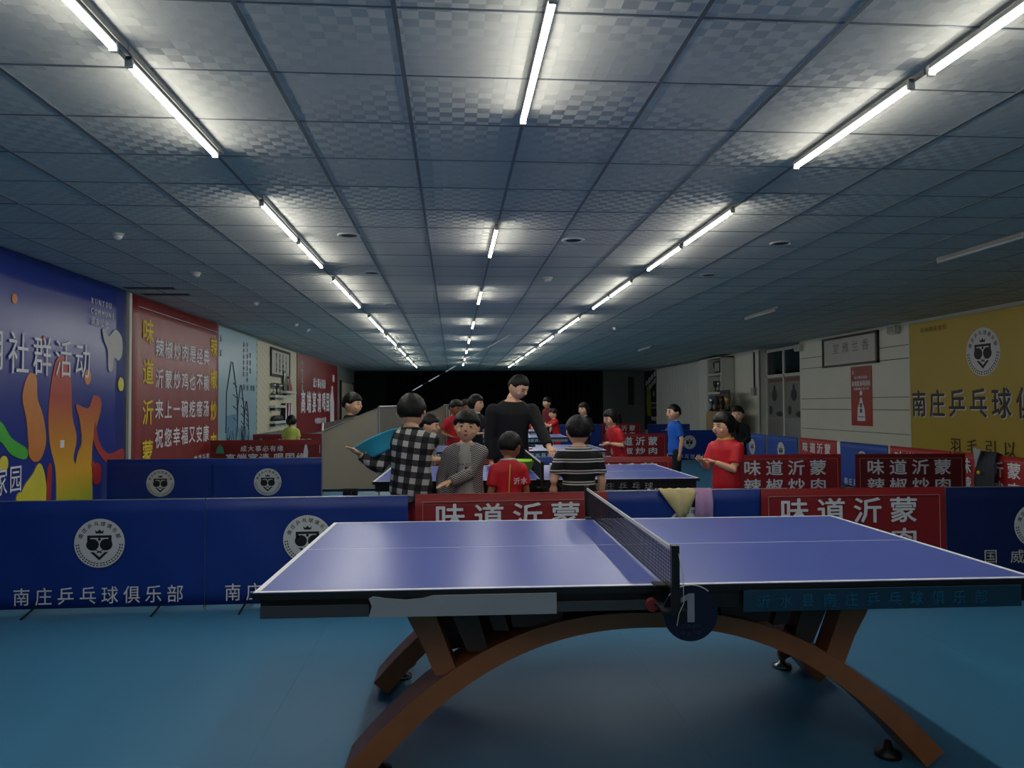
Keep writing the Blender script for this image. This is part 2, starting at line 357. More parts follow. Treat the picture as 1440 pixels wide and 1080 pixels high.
for x, y, l in ((-1.38, -1.45, 'left row, behind the camera'), (-1.38, -.12, 'left row, just behind the camera'), (.365, -.8, 'middle row, just behind the camera'), (-1.38, -5.0, 'left row, far behind the camera'), (2.125, -3.6, 'right row, behind the camera'), (2.125, -2.2, 'right row, nearer behind the camera'), (.365, -4.3, 'middle row, far behind the camera')):
    tube_light(x, y, 'lit ceiling tube of the ' + l, True, 'lit tubes behind the camera')
# ------------------------------------------------------------------ ceiling fittings
def detector(x, y, label, dome):
    t = thing('smoke_detector' if dome else 'ceiling_speaker', label, 'detector' if dome else 'speaker', (x, y, H - .002), 0, 'round ceiling fittings')
    if dome:
        B().rings([(0, 0, -.018, .055, .055), (0, 0, 0, .06, .06)]).ob('base', M_offwhite, t, True); B().rings([(0, 0, -.055, .02, .02), (0, 0, -.04, .04, .04), (0, 0, -.018, .045, .045)]).ob('sensor_head', M_white, t, True)
    else:
        b = B(); n = 24
        b.skin([[b.b.verts.new((r * cos(2 * pi * k / n), r * sin(2 * pi * k / n), z)) for k in range(n)] for r, z in ((.07, 0), (.085, -.012), (.10, -.010), (.105, 0))], False); b.ob('rim', M_offwhite, t, True)
        B().rings([(0, 0, -.004, .07, .07), (0, 0, .0, .072, .072)]).ob('grille', M_greyd, t)
for x, y, l, d in [(-2.93, 6.83, 'white dome detector nearest camera above the blue mural', 1), (-2.9, 8.77, 'white dome detector second from camera on left ceiling', 1), (-2.87, 11.24, 'white dome detector above the red slogan banner', 1), (-2.88, 14.1, 'small dome detector above the pale blue banner', 1), (-2.85, 15.1, 'small dome detector just behind the one above the pale blue banner', 1),
                   (-.92, 6.78, 'round ceiling speaker beside the left tube row, nearest', 0), (-.92, 8.68, 'round ceiling speaker beside the left tube row, second', 0), (-.93, 11.33, 'round ceiling speaker beside the left tube row, third', 0), (1.11, 6.87, 'round ceiling speaker right of the middle tube row', 0),
                   (1.13, 8.92, 'white dome detector right of the middle tube row', 1), (3.1, 6.9, 'round ceiling speaker right of the right tube row, nearest', 0), (3.0, 8.65, 'round ceiling speaker right of the right tube row, second', 0), (3.17, 14.6, 'white dome detector far right of the right tube row', 1), (3.12, 15.76, 'round ceiling speaker far behind beside the right tube row', 0)]:
    detector(x, y, l, d)
for y, l in ((9.95, 'dark slot vent by the left wall, nearer one'), (10.5, 'dark slot vent by the left wall, farther one')):
    t = thing('ceiling_vent', l, 'vent', (-3.85, y, H - .003), 0, 'slot vents'); B().box(-.3, .3, -.06, .06, -.004, .002).ob('slot', M_black, t)
    B().box(-.31, .31, -.075, -.06, -.008, .002).ob('rim', M_greyd, t)
w = thing('hanging_cord', 'thin cord with white segments slanting down from the ceiling', 'cord', (0, 16, 0))
k = 16 / 12.
A0, A1 = Vector((1.24 * .98, 0, H - .02)), Vector((-1.0, 0, 1.62)); B().tube([A0, A1], .004, 6).ob('cord', M_greyd, w)
for s0, s1 in ((.0, .22), (.30, .44), (.52, .62), (.68, .78), (.84, .93)): B().tube([A0.lerp(A1, s0), A0.lerp(A1, s1)], .012, 6).ob('white_segment', M_white, w)

# ------------------------------------------------------------------ barriers
def barrier(x, y, rz, kind, label, w=1.38, h=.75, group='playing area barriers', text=True, m=None, emx=0):
    """origin = left bottom corner seen from the front (-Y local)"""
    t = thing('court_barrier', label, 'barrier', (x, y, 0), rz, group)
    m = m or (M_blue if kind == 'blue' else M_red)
    b = B(); nx, nz = 14, 8
    g = [[b.b.verts.new((w * i / nx, -.008 + .006 * sin(i * 1.1 + j * .7 + x) * (0 < i < nx) * (0 < j < nz), .03 + (h - .03) * j / nz)) for i in range(nx + 1)] for j in range(nz + 1)]
    gb_ = [[b.b.verts.new((w * i / nx, .012, .03 + (h - .03) * j / nz)) for i in range(nx + 1)] for j in (0, nz)]
    for j in range(nz):
        for i in range(nx): b.b.faces.new((g[j][i], g[j][i + 1], g[j + 1][i + 1], g[j + 1][i]))
    for i in range(nx):
        b.b.faces.new((g[0][i + 1], g[0][i], gb_[0][i], gb_[0][i + 1])); b.b.faces.new((g[nz][i], g[nz][i + 1], gb_[1][i + 1], gb_[1][i])); b.b.faces.new((gb_[0][i + 1], gb_[0][i], gb_[1][i], gb_[1][i + 1]))
    b.ob('fabric_panel', m, t, True)
    B().tube([(.004, .002, 0), (.004, .002, h + .003), (w - .004, .002, h + .003), (w - .004, .002, 0)], .006, 6).ob('frame', M_alu if kind == 'blue' else M_redd, t)
    for fx in (.28, w - .28):
        B().tube([(fx, .0, .05), (fx - .01, -.17, .004)], .008, 6).ob('foot', M_blackm, t); B().tube([(fx, .0, .05), (fx + .01, .17, .004)], .008, 6).ob('foot', M_blackm, t)
    yy = -.018
    if kind == 'blue':
        emblem(t, (w / 2 + emx, -.014, .465), .165)
        if text: lettering([('南庄乒乓球俱乐部', (w / 2, yy, .115), X, Z, .105, .115, .143)], M_white, t, .010)
    elif kind == 'red':
        lettering([('味道沂蒙', (.66, yy, .595), X, Z, .205, .18, .275), ('辣椒炒肉', (.66, yy, .385), X, Z, .205, .145, .275), ('山东老字号沂蒙味道酱', (.66, yy, .235), X, Z, .03, .03, .09)], M_white, t, .02)
        b = B(); q = .05
        for a in ((q, w - q, h - q, h - q + .004), (q, w - q, q + .1, q + .104)): b.box(a[0], a[1], yy, yy + .006, a[2], a[3])
        for a in (q, w - q): b.box(a, a + .004, yy, yy + .006, q + .1, h - q)
        b.ob('printed_border', mat('pale_red_line', (196, 120, 112), .6), t)
    elif kind == 'toast':
        lettering([('成大事必有缘', (w / 2 - .05, yy, h - .14), X, Z, .10, .10, .125), ('高端宴请', (w * .34, yy, h - .31), X, Z, .16, .17, .19), ('喝国缘', (w * .73, yy, h - .31), X, Z, .16, .17, .19)], M_white, t, .02)
        B().poly([(.10, yy, h - .22), (.24, yy, h - .22), (.22, yy, h - .12), (.17, yy, h - .06), (.12, yy, h - .12)], (0, .004, 0)).ob('emblem', M_greenl, t)
        B().poly([(w - .26, yy, h - .32), (w - .20, yy, h - .32), (w - .19, yy, h - .20), (w - .215, yy, h - .08), (w - .245, yy, h - .08), (w - .27, yy, h - .20)], (0, .004, 0)).ob('printed_bottle', M_white, t)
    return t
barrier(-3.085, 5.375, -.0, 'blue', 'blue barrier with crest at the left edge, in front of the colourful mural')
barrier(-1.70, 5.37, .012, 'blue', 'blue barrier with crest behind the left corner of the nearest table')
barrier(-.27, 5.42, .008, 'red', 'red slogan barrier behind the left half of the nearest table')
barrier(1.10, 5.475, .0, 'blue', 'blue barrier carrying the two draped towels', emx=-.06)
barrier(2.255, 5.43, -.02, 'red', 'red slogan barrier behind the right half of the nearest table', w=1.40)
b5 = barrier(3.66, 5.40, -.06, 'blue', 'blue barrier with shade in its colour at the right edge behind the nearest table', text=False, m=mat('barrier_blue_shaded_fabric', (4, 28, 88), .55, var=.14, scale=2.5, bump=.25), emx=-.02)  # darker copy of the barrier blue; the weak light here is in the colour
lettering([('国威乒乓', (.62, -.018, .24), X, Z, .10, .10, .20)], M_offwhite, b5, .01)
barrier(-4.185, 9.55, 0, 'blue', 'blue barrier with crest below the red slogan banner', w=1.26)
barrier(-2.915, 9.5, 0, 'blue', 'blue barrier with crest below the pale blue and cream banners', w=1.3)
barrier(-.61, 9.0, 0, 'red', 'red slogan barrier behind the boy in the checked shirt')
barrier(.55, 9.2, 0, 'blue', 'blue barrier behind the green basin and second table', text=False)
barrier(1.27, 8.98, 0, 'red', 'red slogan barrier behind the right half of the second table', w=1.36)
barrier(3.43, 9.12, -.03, 'red', 'red slogan barrier behind the girl in red at right', w=1.37)
barrier(4.97, 9.05, -.08, 'red', 'dark red slogan barrier in front of the yellow banner', w=1.36, m=mat('barrier_maroon_fabric', (104, 18, 24), .6, var=.1, scale=2.5))
barrier(3.25, 16.2, 0, 'red', 'red slogan barrier behind the boy in the blue T-shirt', w=1.38)
barrier(5.05, 18.1, 0, 'blue', 'blue barrier with crest below the pleated curtain')
barrier(6.25, 24.0, 0, 'blue', 'distant blue barrier below the black banner', text=False)
barrier(5.0, 25.4, 0, 'red', 'distant red slogan barrier below the grey back wall')
barrier(3.5, 24.8, 0, 'blue', 'distant blue barrier left of the farthest red one', text=False)
t_ = barrier(-4.2, 13.5, 0, 'toast', 'dark red banquet slogan barrier below the cream banner', w=1.86, h=.80, m=mat('barrier_wine_fabric', (118, 30, 28), .55, var=.1))
barrier(-4.2, 16.3, 0, 'toast', 'wine red barrier behind the child in lime green', w=1.8, h=.80, m=mat('barrier_wine_fabric', (118, 30, 28)))
BR = pi / 2
for y, kd, l in ((7.93, 'blue', 'bright blue barrier at the right edge below the yellow banner'), (9.33, 'red', 'red barrier below the yellow banner, with the dark jacket'), (10.75, 'red', 'red barrier in the side row, below left end of the yellow banner'), (12.19, 'blue', 'bright blue barrier in the side row below the red bottle poster'), (13.68, 'red', 'red barrier in the side row between two bright blue ones'), (15.16, 'blue', 'bright blue barrier in the side row below the glass doors'), (16.6, 'blue', 'bright blue barrier in the side row behind the boy in black'), (18.0, 'blue', 'bright blue barrier at the far end of the side row')):
    barrier(6.45, y, -BR, kd, l, w=1.36, m=M_blue_l if kd == 'blue' else mat('barrier_bright_red_fabric', (168, 36, 36), .55, var=.1), group='side row barriers')
B().box(6.44, 6.46, 12.2, 12.3, .02, .74).ob('white_board', M_white); tag(bpy.data.objects['white_board'], 'narrow white board standing between red and blue side barriers', 'board')
# towels
def cloth_drape(name, pts, x0, m, label):
    pass
tb = B(); tw = []
for (x0, x1, zz) in ((1.50, 1.77, 0),):
    for side in (0,):
        b = B(); n = 12; ys = 5.475
        # triangular corner hanging in front and strip lying over the rail
        g = []
        for i in range(n + 1):
            u = i / n; xx = x0 + (x1 - x0) * u
            drop = .235 * (1 - abs(u - .66) / .66) if u < .66 else .235 * (1 - (u - .66) / .34) * .9 + .02
            g.append([b.b.verts.new((xx, ys + .035 + .01 * sin(i), .66)), b.b.verts.new((xx, ys + .02, .765 + .004 * sin(i * 2))), b.b.verts.new((xx, ys - .03, .762)), b.b.verts.new((xx, ys - .045 - .006 * sin(i * 1.7), .755 - drop * .5)), b.b.verts.new((xx + .0, ys - .04 - .008 * sin(i * 1.3), .75 - drop))])
        for i in range(n):
            for j in range(4): b.b.faces.new((g[i][j], g[i + 1][j], g[i + 1][j + 1], g[i][j + 1]))
        m_ = mat('yellow_flowered_towel', (206, 190, 138), .9, var=.25, scale=22, bump=.3)
        o = b.ob('flowered_towel', m_, None, True); md = o.modifiers.new('s', 'SOLIDIFY'); md.thickness = .006
        tag(o, 'pale yellow flowered towel hanging in a point over the blue barrier', 'towel')
b = B(); g = []
for i in range(9):
    xx = 1.76 + .13 * i / 8; w1 = .006 * sin(i * 1.4)
    g.append([b.b.verts.new(p) for p in ((xx, 5.515 + w1, .56), (xx, 5.50, .765), (xx, 5.44, .768), (xx + .003, 5.425 + w1, .66), (xx - .004, 5.43 + w1 * 1.5, .50))])
for i in range(8):
    for j in range(4): b.b.faces.new((g[i][j], g[i + 1][j], g[i + 1][j + 1], g[i][j + 1]))
o = b.ob('lilac_towel', mat('lilac_terry_towel', (186, 146, 190), .95, var=.08, scale=40, bump=.4), None, True); md = o.modifiers.new('s', 'SOLIDIFY'); md.thickness = .006
tag(o, 'plain lilac towel folded over the blue barrier, right of the yellow one', 'towel')

# ------------------------------------------------------------------ table tennis tables
_mc = {}
def cm(key, fn):
    if key not in _mc: _mc[key] = fn()
    return _mc[key]
def arch_pts(y, dy):
    lo, up = [], []
    for k in range(33):
        u = (-1 + 2 * k / 32) * 1.06; x = u * 1.0; z = .552 - .48 * abs(u) ** 2.3; th = .055 + .03 * abs(u)
        sl = math.atan2(.48 * 2.3 * abs(u) ** 1.3, 1.0) * (1 if u > 0 else -1)
        lo.append((x, z)); up.append((x + sin(sl) * th, z + cos(sl) * th))
    pts = [(x + .02, y, max(z, 0)) for x, z in lo] + [(x + .02, y, max(z, 0)) for x, z in reversed(up)]
    return pts
def net_mesh():
    b = B(); L = .915
    for k in range(11): b.box(-.0009, .0009, -L, L, .012 + k * .0125, .0138 + k * .0125)
    for k in range(int(2 * L / .0135)): b.box(-.0009, .0009, -L + k * .0135, -L + k * .0135 + .0018, .005, .142)
    return b.mesh('net_mesh', M_net)
def table(x, y, rz, num, label, apron='black', sign=True):
    t = thing('table_tennis_table', label, 'table', (x, y, 0), rz, 'blue table tennis tables')
    g = lambda key, nm, m, fn, sm=False: obj(nm, cm(key, lambda: fn(B()).mesh(nm, m, sm)), t)
    g('top', 'tabletop', M_top, lambda b: b.box(-1.37, 1.37, -.7625, .7625, .737, .76, .003))
    e = .02
    def lines(b):
        for a in ((-1.37, 1.37, -.7625, -.7625 + e), (-1.37, 1.37, .7625 - e, .7625), (-1.37, -1.37 + e, -.7625 + e, .7625 - e), (1.37 - e, 1.37, -.7625 + e, .7625 - e)): b.box(a[0] + .0005, a[1] - .0005, a[2] + .0005, a[3] - .0005, .758, .7608)
        return b
    g('edge', 'edge_line', M_line, lines)
    g('cline', 'centre_line', M_line, lambda b: b.box(-1.35, 1.35, -.002, .002, .758, .7607))
    ap = {'black': M_blackm, 'grey': M_lgrey}[apron]
    for s in (-1, 1):
        g(('ap', apron, s), 'apron', ap, lambda b: b.box(-1.35, 1.35, s * .735 - .012, s * .735 + .012, .675, .737, .003))
        g(('ape', apron, s), 'apron', ap, lambda b: b.box(s * 1.345 - .012, s * 1.345 + .012, -.72, .72, .675, .737, .003))
        g(('arch', s), 'arch_leg', M_wood, lambda b: b.poly(arch_pts(s * .44 - .11, 0), (0, .22, 0)))
        g(('rail', s), 'under_rail', M_woodd, lambda b: b.box(-.98, .98, s * .49 - .04, s * .49 + .04, .62, .675, .004))
        for sx in (-1, 1):
            for kk, (b0, b1, t0, t1, zb) in enumerate(((.30, .487, .30, .509, .555), (.500, .558, .537, .60, .545), (.575, .655, .635, .74, .47), (.69, .775, .795, .905, .39))):
                if s > 0 and sx > 0: continue
                q = [(sx * b0, s * .49 - .04, zb), (sx * t0, s * .49 - .04, .67), (sx * t1, s * .49 - .04, .67)]
                if kk == 3: q += [(sx * .865, s * .49 - .04, .58), (sx * .82, s * .49 - .04, .50)]
                q += [(sx * b1, s * .49 - .04, zb + (.005 if kk < 3 else 0))]
                g(('sl', s, sx, kk), 'support_slat', M_woodd if kk < 3 else M_wood, lambda b: b.poly(q, (0, .10, 0)))  # inner slats: brown wood with the shadow put into the colour
            def foot(b):
                b.tube([(sx * .965 + .02, s * .50, .11), (sx * .985, s * .545, .08), (sx * .99, s * .565, .045)], [.04, .03, .018], 8)
                return b
            if s > 0: g(('ft', s, sx), 'foot_bracket', M_wood, foot, True)
            yf = .565 if s > 0 else -.44
            def pad(b):
                b.rings([(sx * .99, yf, .0, .05, .05), (sx * .99, yf, .018, .048, .048), (sx * .99, yf, .028, .02, .02), (sx * .99, yf, .06, .012, .012)]); return b
            g(('pad', s, sx), 'levelling_foot', M_chrome if s > 0 else M_blackm, pad, True)
    g('inf', 'gap_shade_board', M_woodd, lambda b: b.poly([(-.86, -.30, .67), (-.78, -.30, .40), (-.6, -.30, .43), (-.4, -.30, .52), (-.15, -.30, .58), (.2, -.30, .58), (.2, -.30, .67)], (0, .02, 0)))  # added dark board, stands in for the darkness between the left slats
    g('band', 'edge_banding', M_blackm, lambda b: b.box(-1.3725, 1.3725, -.7645, -.7622, .735, .7575).box(-1.3725, 1.3725, .7622, .7645, .735, .7575).box(-1.3725, -1.3698, -.7622, .7622, .735, .7575).box(1.3698, 1.3725, -.7622, .7622, .735, .7575))
    for sx in (-1, 1): g(('crs', sx), 'cross_beam', M_woodd, lambda b: b.box(sx * .30 - .03, sx * .30 + .03, -.49, .49, .60, .655, .004))
    # net assembly
    n = obj('net', cm('net', net_mesh), t, (.02, 0, .762))
    obj('net_tape', cm('ntape', lambda: B().box(-.003, .003, -.915, .915, .138, .1525, .001).mesh('net_tape', M_tape)), n)
    for s in (-1, 1):
        p = g(('post', s), 'net_post', M_blackm, lambda b: b.box(.008, .034, s * .915 - .013, s * .915 + .013, .70, .925, .003).box(-.02, .06, s * .80 if s > 0 else s * .915, s * .915 if s > 0 else s * .80, .70, .712, .002).box(-.015, .05, s * .74 if s > 0 else s * .8, s * .8 if s > 0 else s * .74, .7605, .768, .002))
        g(('knob', s), 'clamp_knob', M_blackm, lambda b: b.tube([(.02, s * .82, .700), (.02, s * .82, .655)], .014, 10))
    return t
t1 = table(.715, 3.345, -.0203, 1, 'nearest blue table tennis table with round number 1 sign')
# cloth strips on the near apron, sign and disc of table 1
ya = -.766
b = B(); b.poly([(-1.345, ya - .004, .675), (-.985, ya - .004, .675), (-.985, ya - .004, .71), (-.99, ya - .004, .716), (-1.345, ya - .004, .716)], (0, .004, 0)); b.ob('apron_strip', M_greyd, t1)['label'] = 'dark slate cloth strip'
b = B(); b.poly([(-.985, ya - .006, .672), (-.35, ya - .006, .672), (-.35, ya - .006, .742), (-.77, ya - .006, .742), (-.80, ya - .006, .734), (-.86, ya - .006, .729), (-.93, ya - .006, .735), (-.97, ya - .006, .742), (-.985, ya - .006, .735), (-.975, ya - .006, .71)], (0, .005, 0)); b.ob('apron_strip', M_grey, t1)['label'] = 'mid grey cloth strip'
b = B(); b.box(-.35, -.02, ya - .004, ya, .678, .712); b.ob('apron_strip', M_greyd, t1)
b = B(); b.box(.30, 1.30, ya - .008, ya - .001, .664, .738, .002); sg = b.ob('apron_sign', mat('dim_teal_sign', (12, 58, 82), .5, var=.06), t1); sg['label'] = 'teal club name strip'
lettering([('沂水县南庄乒乓球俱乐部', (.76, ya - .010, .70), X, Z, .045, .045, .078)], M_teal, sg, .01)
dz = B(); n = 36; dz.poly([(.092 * cos(2 * pi * k / n), -.004, .092 * sin(2 * pi * k / n)) for k in range(n)], (0, .008, 0)); dk = dz.ob('number_disc', mat('navy_disc', (10, 18, 44), .35, var=.03), t1, loc=(.085, -.865, .69)); dk['label'] = 'round navy sign with number 1'
B().poly([(.012, -.008, -.028), (.012, -.008, .066), (-.006, -.008, .066), (-.034, -.008, .052), (-.034, -.008, .036), (-.012, -.008, .045), (-.012, -.008, -.028)], (0, .003, 0)).ob('numeral', mat('disc_grey_print', (140, 148, 162), .6), dk)
lettering([('沂蒙酱料', (0, -.006, -.042), X, Z, .016, .014, .018), ('味道沂蒙', (0, -.006, -.064), X, Z, .016, .014, .018)], mat('disc_faint_print', (36, 46, 78), .6), dk, .01)
b = B(); n = 14; b.tube([(.094 * cos(R(50 + 90 * k / n)), -.004, .094 * sin(R(50 + 90 * k / n))) for k in range(n + 1)], .0018, 5); b.ob('disc_rim', M_offwhite, dk)
b = B(); b.tube([(.03, -.93, .90), (.042, -.935, .82), (.045, -.93, .74), (.028, -.935, .71), (.02, -.935, .67)], .0012, 5); b.ob('net_string', M_offwhite, t1)
b = B(); b.tube([(-.025, -.80, .70), (-.025, -.775, .70)], .022, 12); b.ob('red_clamp_pad', mat('dull_red_rubber', (120, 40, 44), .6), t1)
t2 = table(.72, 7.07, -.0203, 2, 'second blue table with the green basin and children around it')
lettering([('沂水县南庄乒乓球', (.55, ya - .01, .70), X, Z, .07, .06, .11)], mat('apron_pale_print', (150, 152, 150), .6), t2, .01)
b = B(); b.poly([(.10 * cos(2 * pi * k / 24) * .9, 0, .10 * sin(2 * pi * k / 24) * .9) for k in range(24)], (0, .008, 0)); dk = b.ob('number_disc', mat('navy_disc', (10, 18, 44)), t2, loc=(.10, -.86, .66))
lettering([('2', (0, -.006, 0), X, Z, .08, .1, .01)], M_white, dk, .03)
b = B(); b.box(1.0, 1.36, ya - .008, ya - .001, .60, .674); sg = b.ob('apron_sign', M_red, t2); lettering([('公司', (1.12, ya - .012, .637), X, Z, .07, .06, .09)], M_white, sg, .02)
for (x, y, nn, l) in ((.75, 11.1, 3, 'third blue table, grey apron with blue name strips, behind the coach'), (.88, 15.4, 4, 'fourth blue table, grey apron, farther down the hall'), (.9, 18.9, 5, 'farthest blue table in front of the dark back of the hall')):
    tt = table(x, y, -.02, nn, l, 'grey')
    for cx in (-.98, .62):
        b = B(); b.box(cx - .36, cx + .36, ya - .008, ya - .001, .664, .734); sg = b.ob('apron_sign', M_teal, tt)
        lettering([('沂水县南庄乒乓球', (cx, ya - .011, .70), X, Z, .06, .055, .082)], M_white, sg, .012)
# small things on tables
def ball(x, y, z, label, m=M_white):
    o = B().ell((0, 0, 0), (.02, .02, .02)).ob('table_tennis_ball', m, None, True, (x, y, z)); tag(o, label, 'ball', 'loose balls')
def paddle(x, y, z, rz, label, c, tilt=0, pitch=0):
    t = thing('table_tennis_bat', label, 'bat', (x, y, z), rz, 'bats'); t.rotation_euler = (tilt, pitch, rz)
    b = B(); b.poly([(.078 * cos(a), .075 * sin(a) * 1.05, 0) for a in [2 * pi * k / 20 for k in range(20)]], (0, 0, .012)); b.ob('blade', c, t)
    b = B(); b.box(-.013, .013, -.17, -.07, -.004, .016, .004); b.ob('handle', M_wood, t)
M_rub = mat('red_rubber', (178, 30, 36), .5)
paddle(.28, 10.62, .764, .9, 'red bat lying on the third table beside the coach', M_rub); paddle(.95, 10.7, .764, 1.4, 'black bat lying on the third table right of the coach', mat('black_rubber', (18, 18, 20), .5))
b = B(); b.box(0, .22, 0, .16, 0, .10, .006)
o = b.ob('white_box', mat('white_carton', (196, 198, 202), .6), None, False, (.86, 6.62, .7615)); tag(o, 'white box on the second table right of its net', 'box')
ball(.99, 6.70, .882, 'white ball on top of the white box on the second table'); ball(3.3, 7.8, .02, 'white ball on the blue floor right of the second table'); ball(1.3, 6.9, .782, 'white ball on the second table by the striped boy')
def basin(loc, rot, rr, m, label, h=.10):
    t = thing('plastic_basin', label, 'basin', loc); t.rotation_euler = rot
    b = B(); n = 28; prof = [(.0, 0), (.62, 0), (.70, .02), (.93, h), (1.0, h + .004), (1.0, h + .012), (.94, h + .010), (.90, h), (.67, .028), (.60, .010), (.0, .010)]
    rg = [[b.b.verts.new((max(r, .01) * rr * cos(2 * pi * k / n), max(r, .01) * rr * sin(2 * pi * k / n), z)) for k in range(n)] for r, z in prof]
    b.skin(rg, True); b.ob('bowl', m, t, True); return t
basin((.60, 7.05, .7615), (0, 0, 0), .17, mat('lime_plastic', (150, 214, 40), .35, var=.04), 'lime green plastic basin on the second table')
basin((-.56, 6.02, 1.0), (R(-8), R(-26), 0), .205, mat('cyan_plastic', (70, 196, 232), .35, var=.04), 'cyan plastic basin held by the boy in the checked shirt', .12)

# ------------------------------------------------------------------ catch nets
def catch_net(name, label, loc, rz, pts, back, zb, tray=True):
    t = thing('ball_catch_net', label, 'net', loc, rz, 'ball catch nets')
    mn = mat('grey_netting', (150, 144, 126), .9, var=.15, scale=3, alpha=.88); mn2 = mat('grey_netting_side', (120, 118, 108), .9, var=.2, scale=5, alpha=.8)
    (x0, z0), (x1, z1) = pts; bx, by = back
    b = B(); b.poly([(x0, 0, zb), (x1, 0, zb), (x1, 0, z1), (x0, 0, z0)], (0, .004, 0)); b.ob('netting', mn, t)
    b = B(); b.poly([(x1, 0, zb), (x1 + bx, by, zb), (x1 + bx, by, z1 + .01), (x1, 0, z1)], (.004, 0, 0)); b.ob('netting', mn2, t)
    b = B(); b.poly([(x0 - .25, by, zb), (x1 + bx, by, zb), (x1 + bx, by, z1 + .01), (x0 - .25, by, z0 + .05)], (0, .004, 0)); b.ob('netting', mn2, t)
    B().tube([(x0, 0, 0), (x0, 0, z0), (x1, 0, z1), (x1, 0, 0)], .012, 8).ob('frame', M_alu, t); B().tube([(x1, 0, z1), (x1 + bx, by, z1 + .01), (x1 + bx, by, 0)], .012, 8).ob('frame', M_alu, t)
    B().tube([(x0, 0, z0), (x0 - .25, by, z0 + .05), (x0 - .25, by, 0)], .012, 8).ob('frame', M_alu, t)
    if tray:
        B().box(x0, x1, -.012, .012, .50, .525).ob('rail', M_blackm, t)
        B().box(x0, x1, -.30, .0, .40, .42).ob('tray', mat('pale_tray', (150, 148, 128), .6), t)
    return t
catch_net('a', 'tall grey ball catch net on frame beside the boy in the checked shirt', (0, 8.0, 0), 0, ((-1.355, 1.125), (-.775, 1.375)), (.13, 1.5), .53)
for k in range(9): ball(-1.30 + k * .065, 7.9 + (k % 3) * -.05, .44, 'pale ball in the tray of the grey catch net')
cn2 = catch_net('b', 'smaller pale ball catch net far behind, left of the children in red', (0, 13.4, 0), 0, ((-.75, 1.06), (-.16, 1.40)), (.14, .6), .5, False)
for k in range(4): B().tube([(-.12 + k * .05, .1 + k * .1, .72), (-.12 + k * .05, .1 + k * .1, 1.38)], .012, 6).ob('frame_rod', M_offwhite, cn2)

# ------------------------------------------------------------------ left wall banners
def panel_l(name, label, cat, y0, y1, z0, z1, m, th=.02, wr_=0):
    t = thing(name, label, cat, (XL, y0, 0))
    b = B(); n = 24 if wr_ else 2; nz = 10 if wr_ else 1
    g = [[b.b.verts.new((.004 + th + wr_ * (.5 + .5 * sin(i * 1.9 + j * .9)) * (0 < i < n), (y1 - y0) * i / n, z0 + (z1 - z0) * j / nz)) for j in range(nz + 1)] for i in range(n + 1)]
    h = [[b.b.verts.new((.004, (y1 - y0) * i / n, z0 + (z1 - z0) * j / nz)) for j in range(nz + 1)] for i in (0, n)]
    for i in range(n):
        for j in range(nz): b.b.faces.new((g[i][j], g[i + 1][j], g[i + 1][j + 1], g[i][j + 1]))
        b.b.faces.new((g[i][nz], g[i + 1][nz], h[1][nz] if i == n - 1 else g[i + 1][nz], h[0][nz])) if n == 1 else None
    for a, q in ((0, 0), (n, 1)):
        for j in range(nz): b.b.faces.new((g[a][j], g[a][j + 1], h[q][j + 1], h[q][j]))
    b.b.faces.new([g[i][nz] for i in range(n + 1)] + [h[1][nz], h[0][nz]])
    b.ob('sheet', m, t, wr_ > 0); return t
LX = .034
def on_l(t, items, m, bold=.02, name='lettering'):
    # items (text, y(local), z, cw, ch, step, vertical)
    L = []
    for s, y, z, cw, ch, st, vert in items:
        L.append((s, (LX, y, z), Y, Z, cw, ch, Vector((0, 0, -st)) if vert else Vector((0, st, 0))))
    return lettering(L, m, t, bold, name)
M_mural = mat('glossy_blue_vinyl', (34, 52, 136), .28, var=.1, scale=.8, bump=.1)
bl = panel_l('blue_mural_banner', 'large glossy blue banner with colourful splash figures and white slogan', 'banner', 2.0, 10.13, .06, 2.9, M_mural, .02, .008)
LX = .040
o0 = 2.0
on_l(bl, [('用社群活动', 8.12 - o0, 1.92, .34, .40, .425, False)], M_white, .0)
on_l(bl, [('RUNYOU', 9.42 - o0, 2.64, .08, .09, .092, False), ('COMMUNE', 9.46 - o0, 2.52, .08, .09, .092, False), ('润友公社', 9.38 - o0, 2.40, .10, .10, .12, False), ('家园', 7.55 - o0, .70, .20, .26, .24, False)], M_white, .01)
_bc = [0]
def blob_l(t, pts, m, name='splash', dx=0):
    _bc[0] += 1; xx = .0335 + _bc[0] * .00025
    b = B(); b.poly([(xx, y - o0, z) for y, z in pts], (-.01, 0, 0)); return b.ob(name, m, t)
def smooth_pts(pts, n=6):
    out = []; N_ = len(pts)
    for i in range(N_):
        p0, p1, p2, p3 = [Vector(pts[(i + k) % N_]) for k in (-1, 0, 1, 2)]
        for k in range(n):
            t = k / n; out.append(tuple(.5 * ((2 * p1) + (-p0 + p2) * t + (2 * p0 - 5 * p1 + 4 * p2 - p3) * t * t + (-p0 + 3 * p1 - 3 * p2 + p3) * t ** 3)))
    return out
M_spl = pattern_mat('splash_gradient', 'grad', (70, 190, 60), (224, 170, 40), (176, 60, 46), s=1.5, rough=.4)
M_spo = mat('splash_orange', (206, 128, 62), .4); M_spr = mat('splash_red', (170, 52, 50), .4); M_spg = mat('splash_green', (70, 176, 60), .4); M_spy = mat('splash_yellow', (216, 204, 60), .4)
blob_l(bl, smooth_pts([(8.48, .1), (8.42, .7), (8.30, 1.0), (8.26, 1.35), (8.34, 1.75), (8.44, 1.92), (8.62, 1.92), (8.72, 1.7), (8.76, 1.3), (8.86, 1.05), (8.80, .8), (9.0, .6), (9.02, .1), (8.86, .1), (8.80, .38), (8.70, .1)]), M_spl)
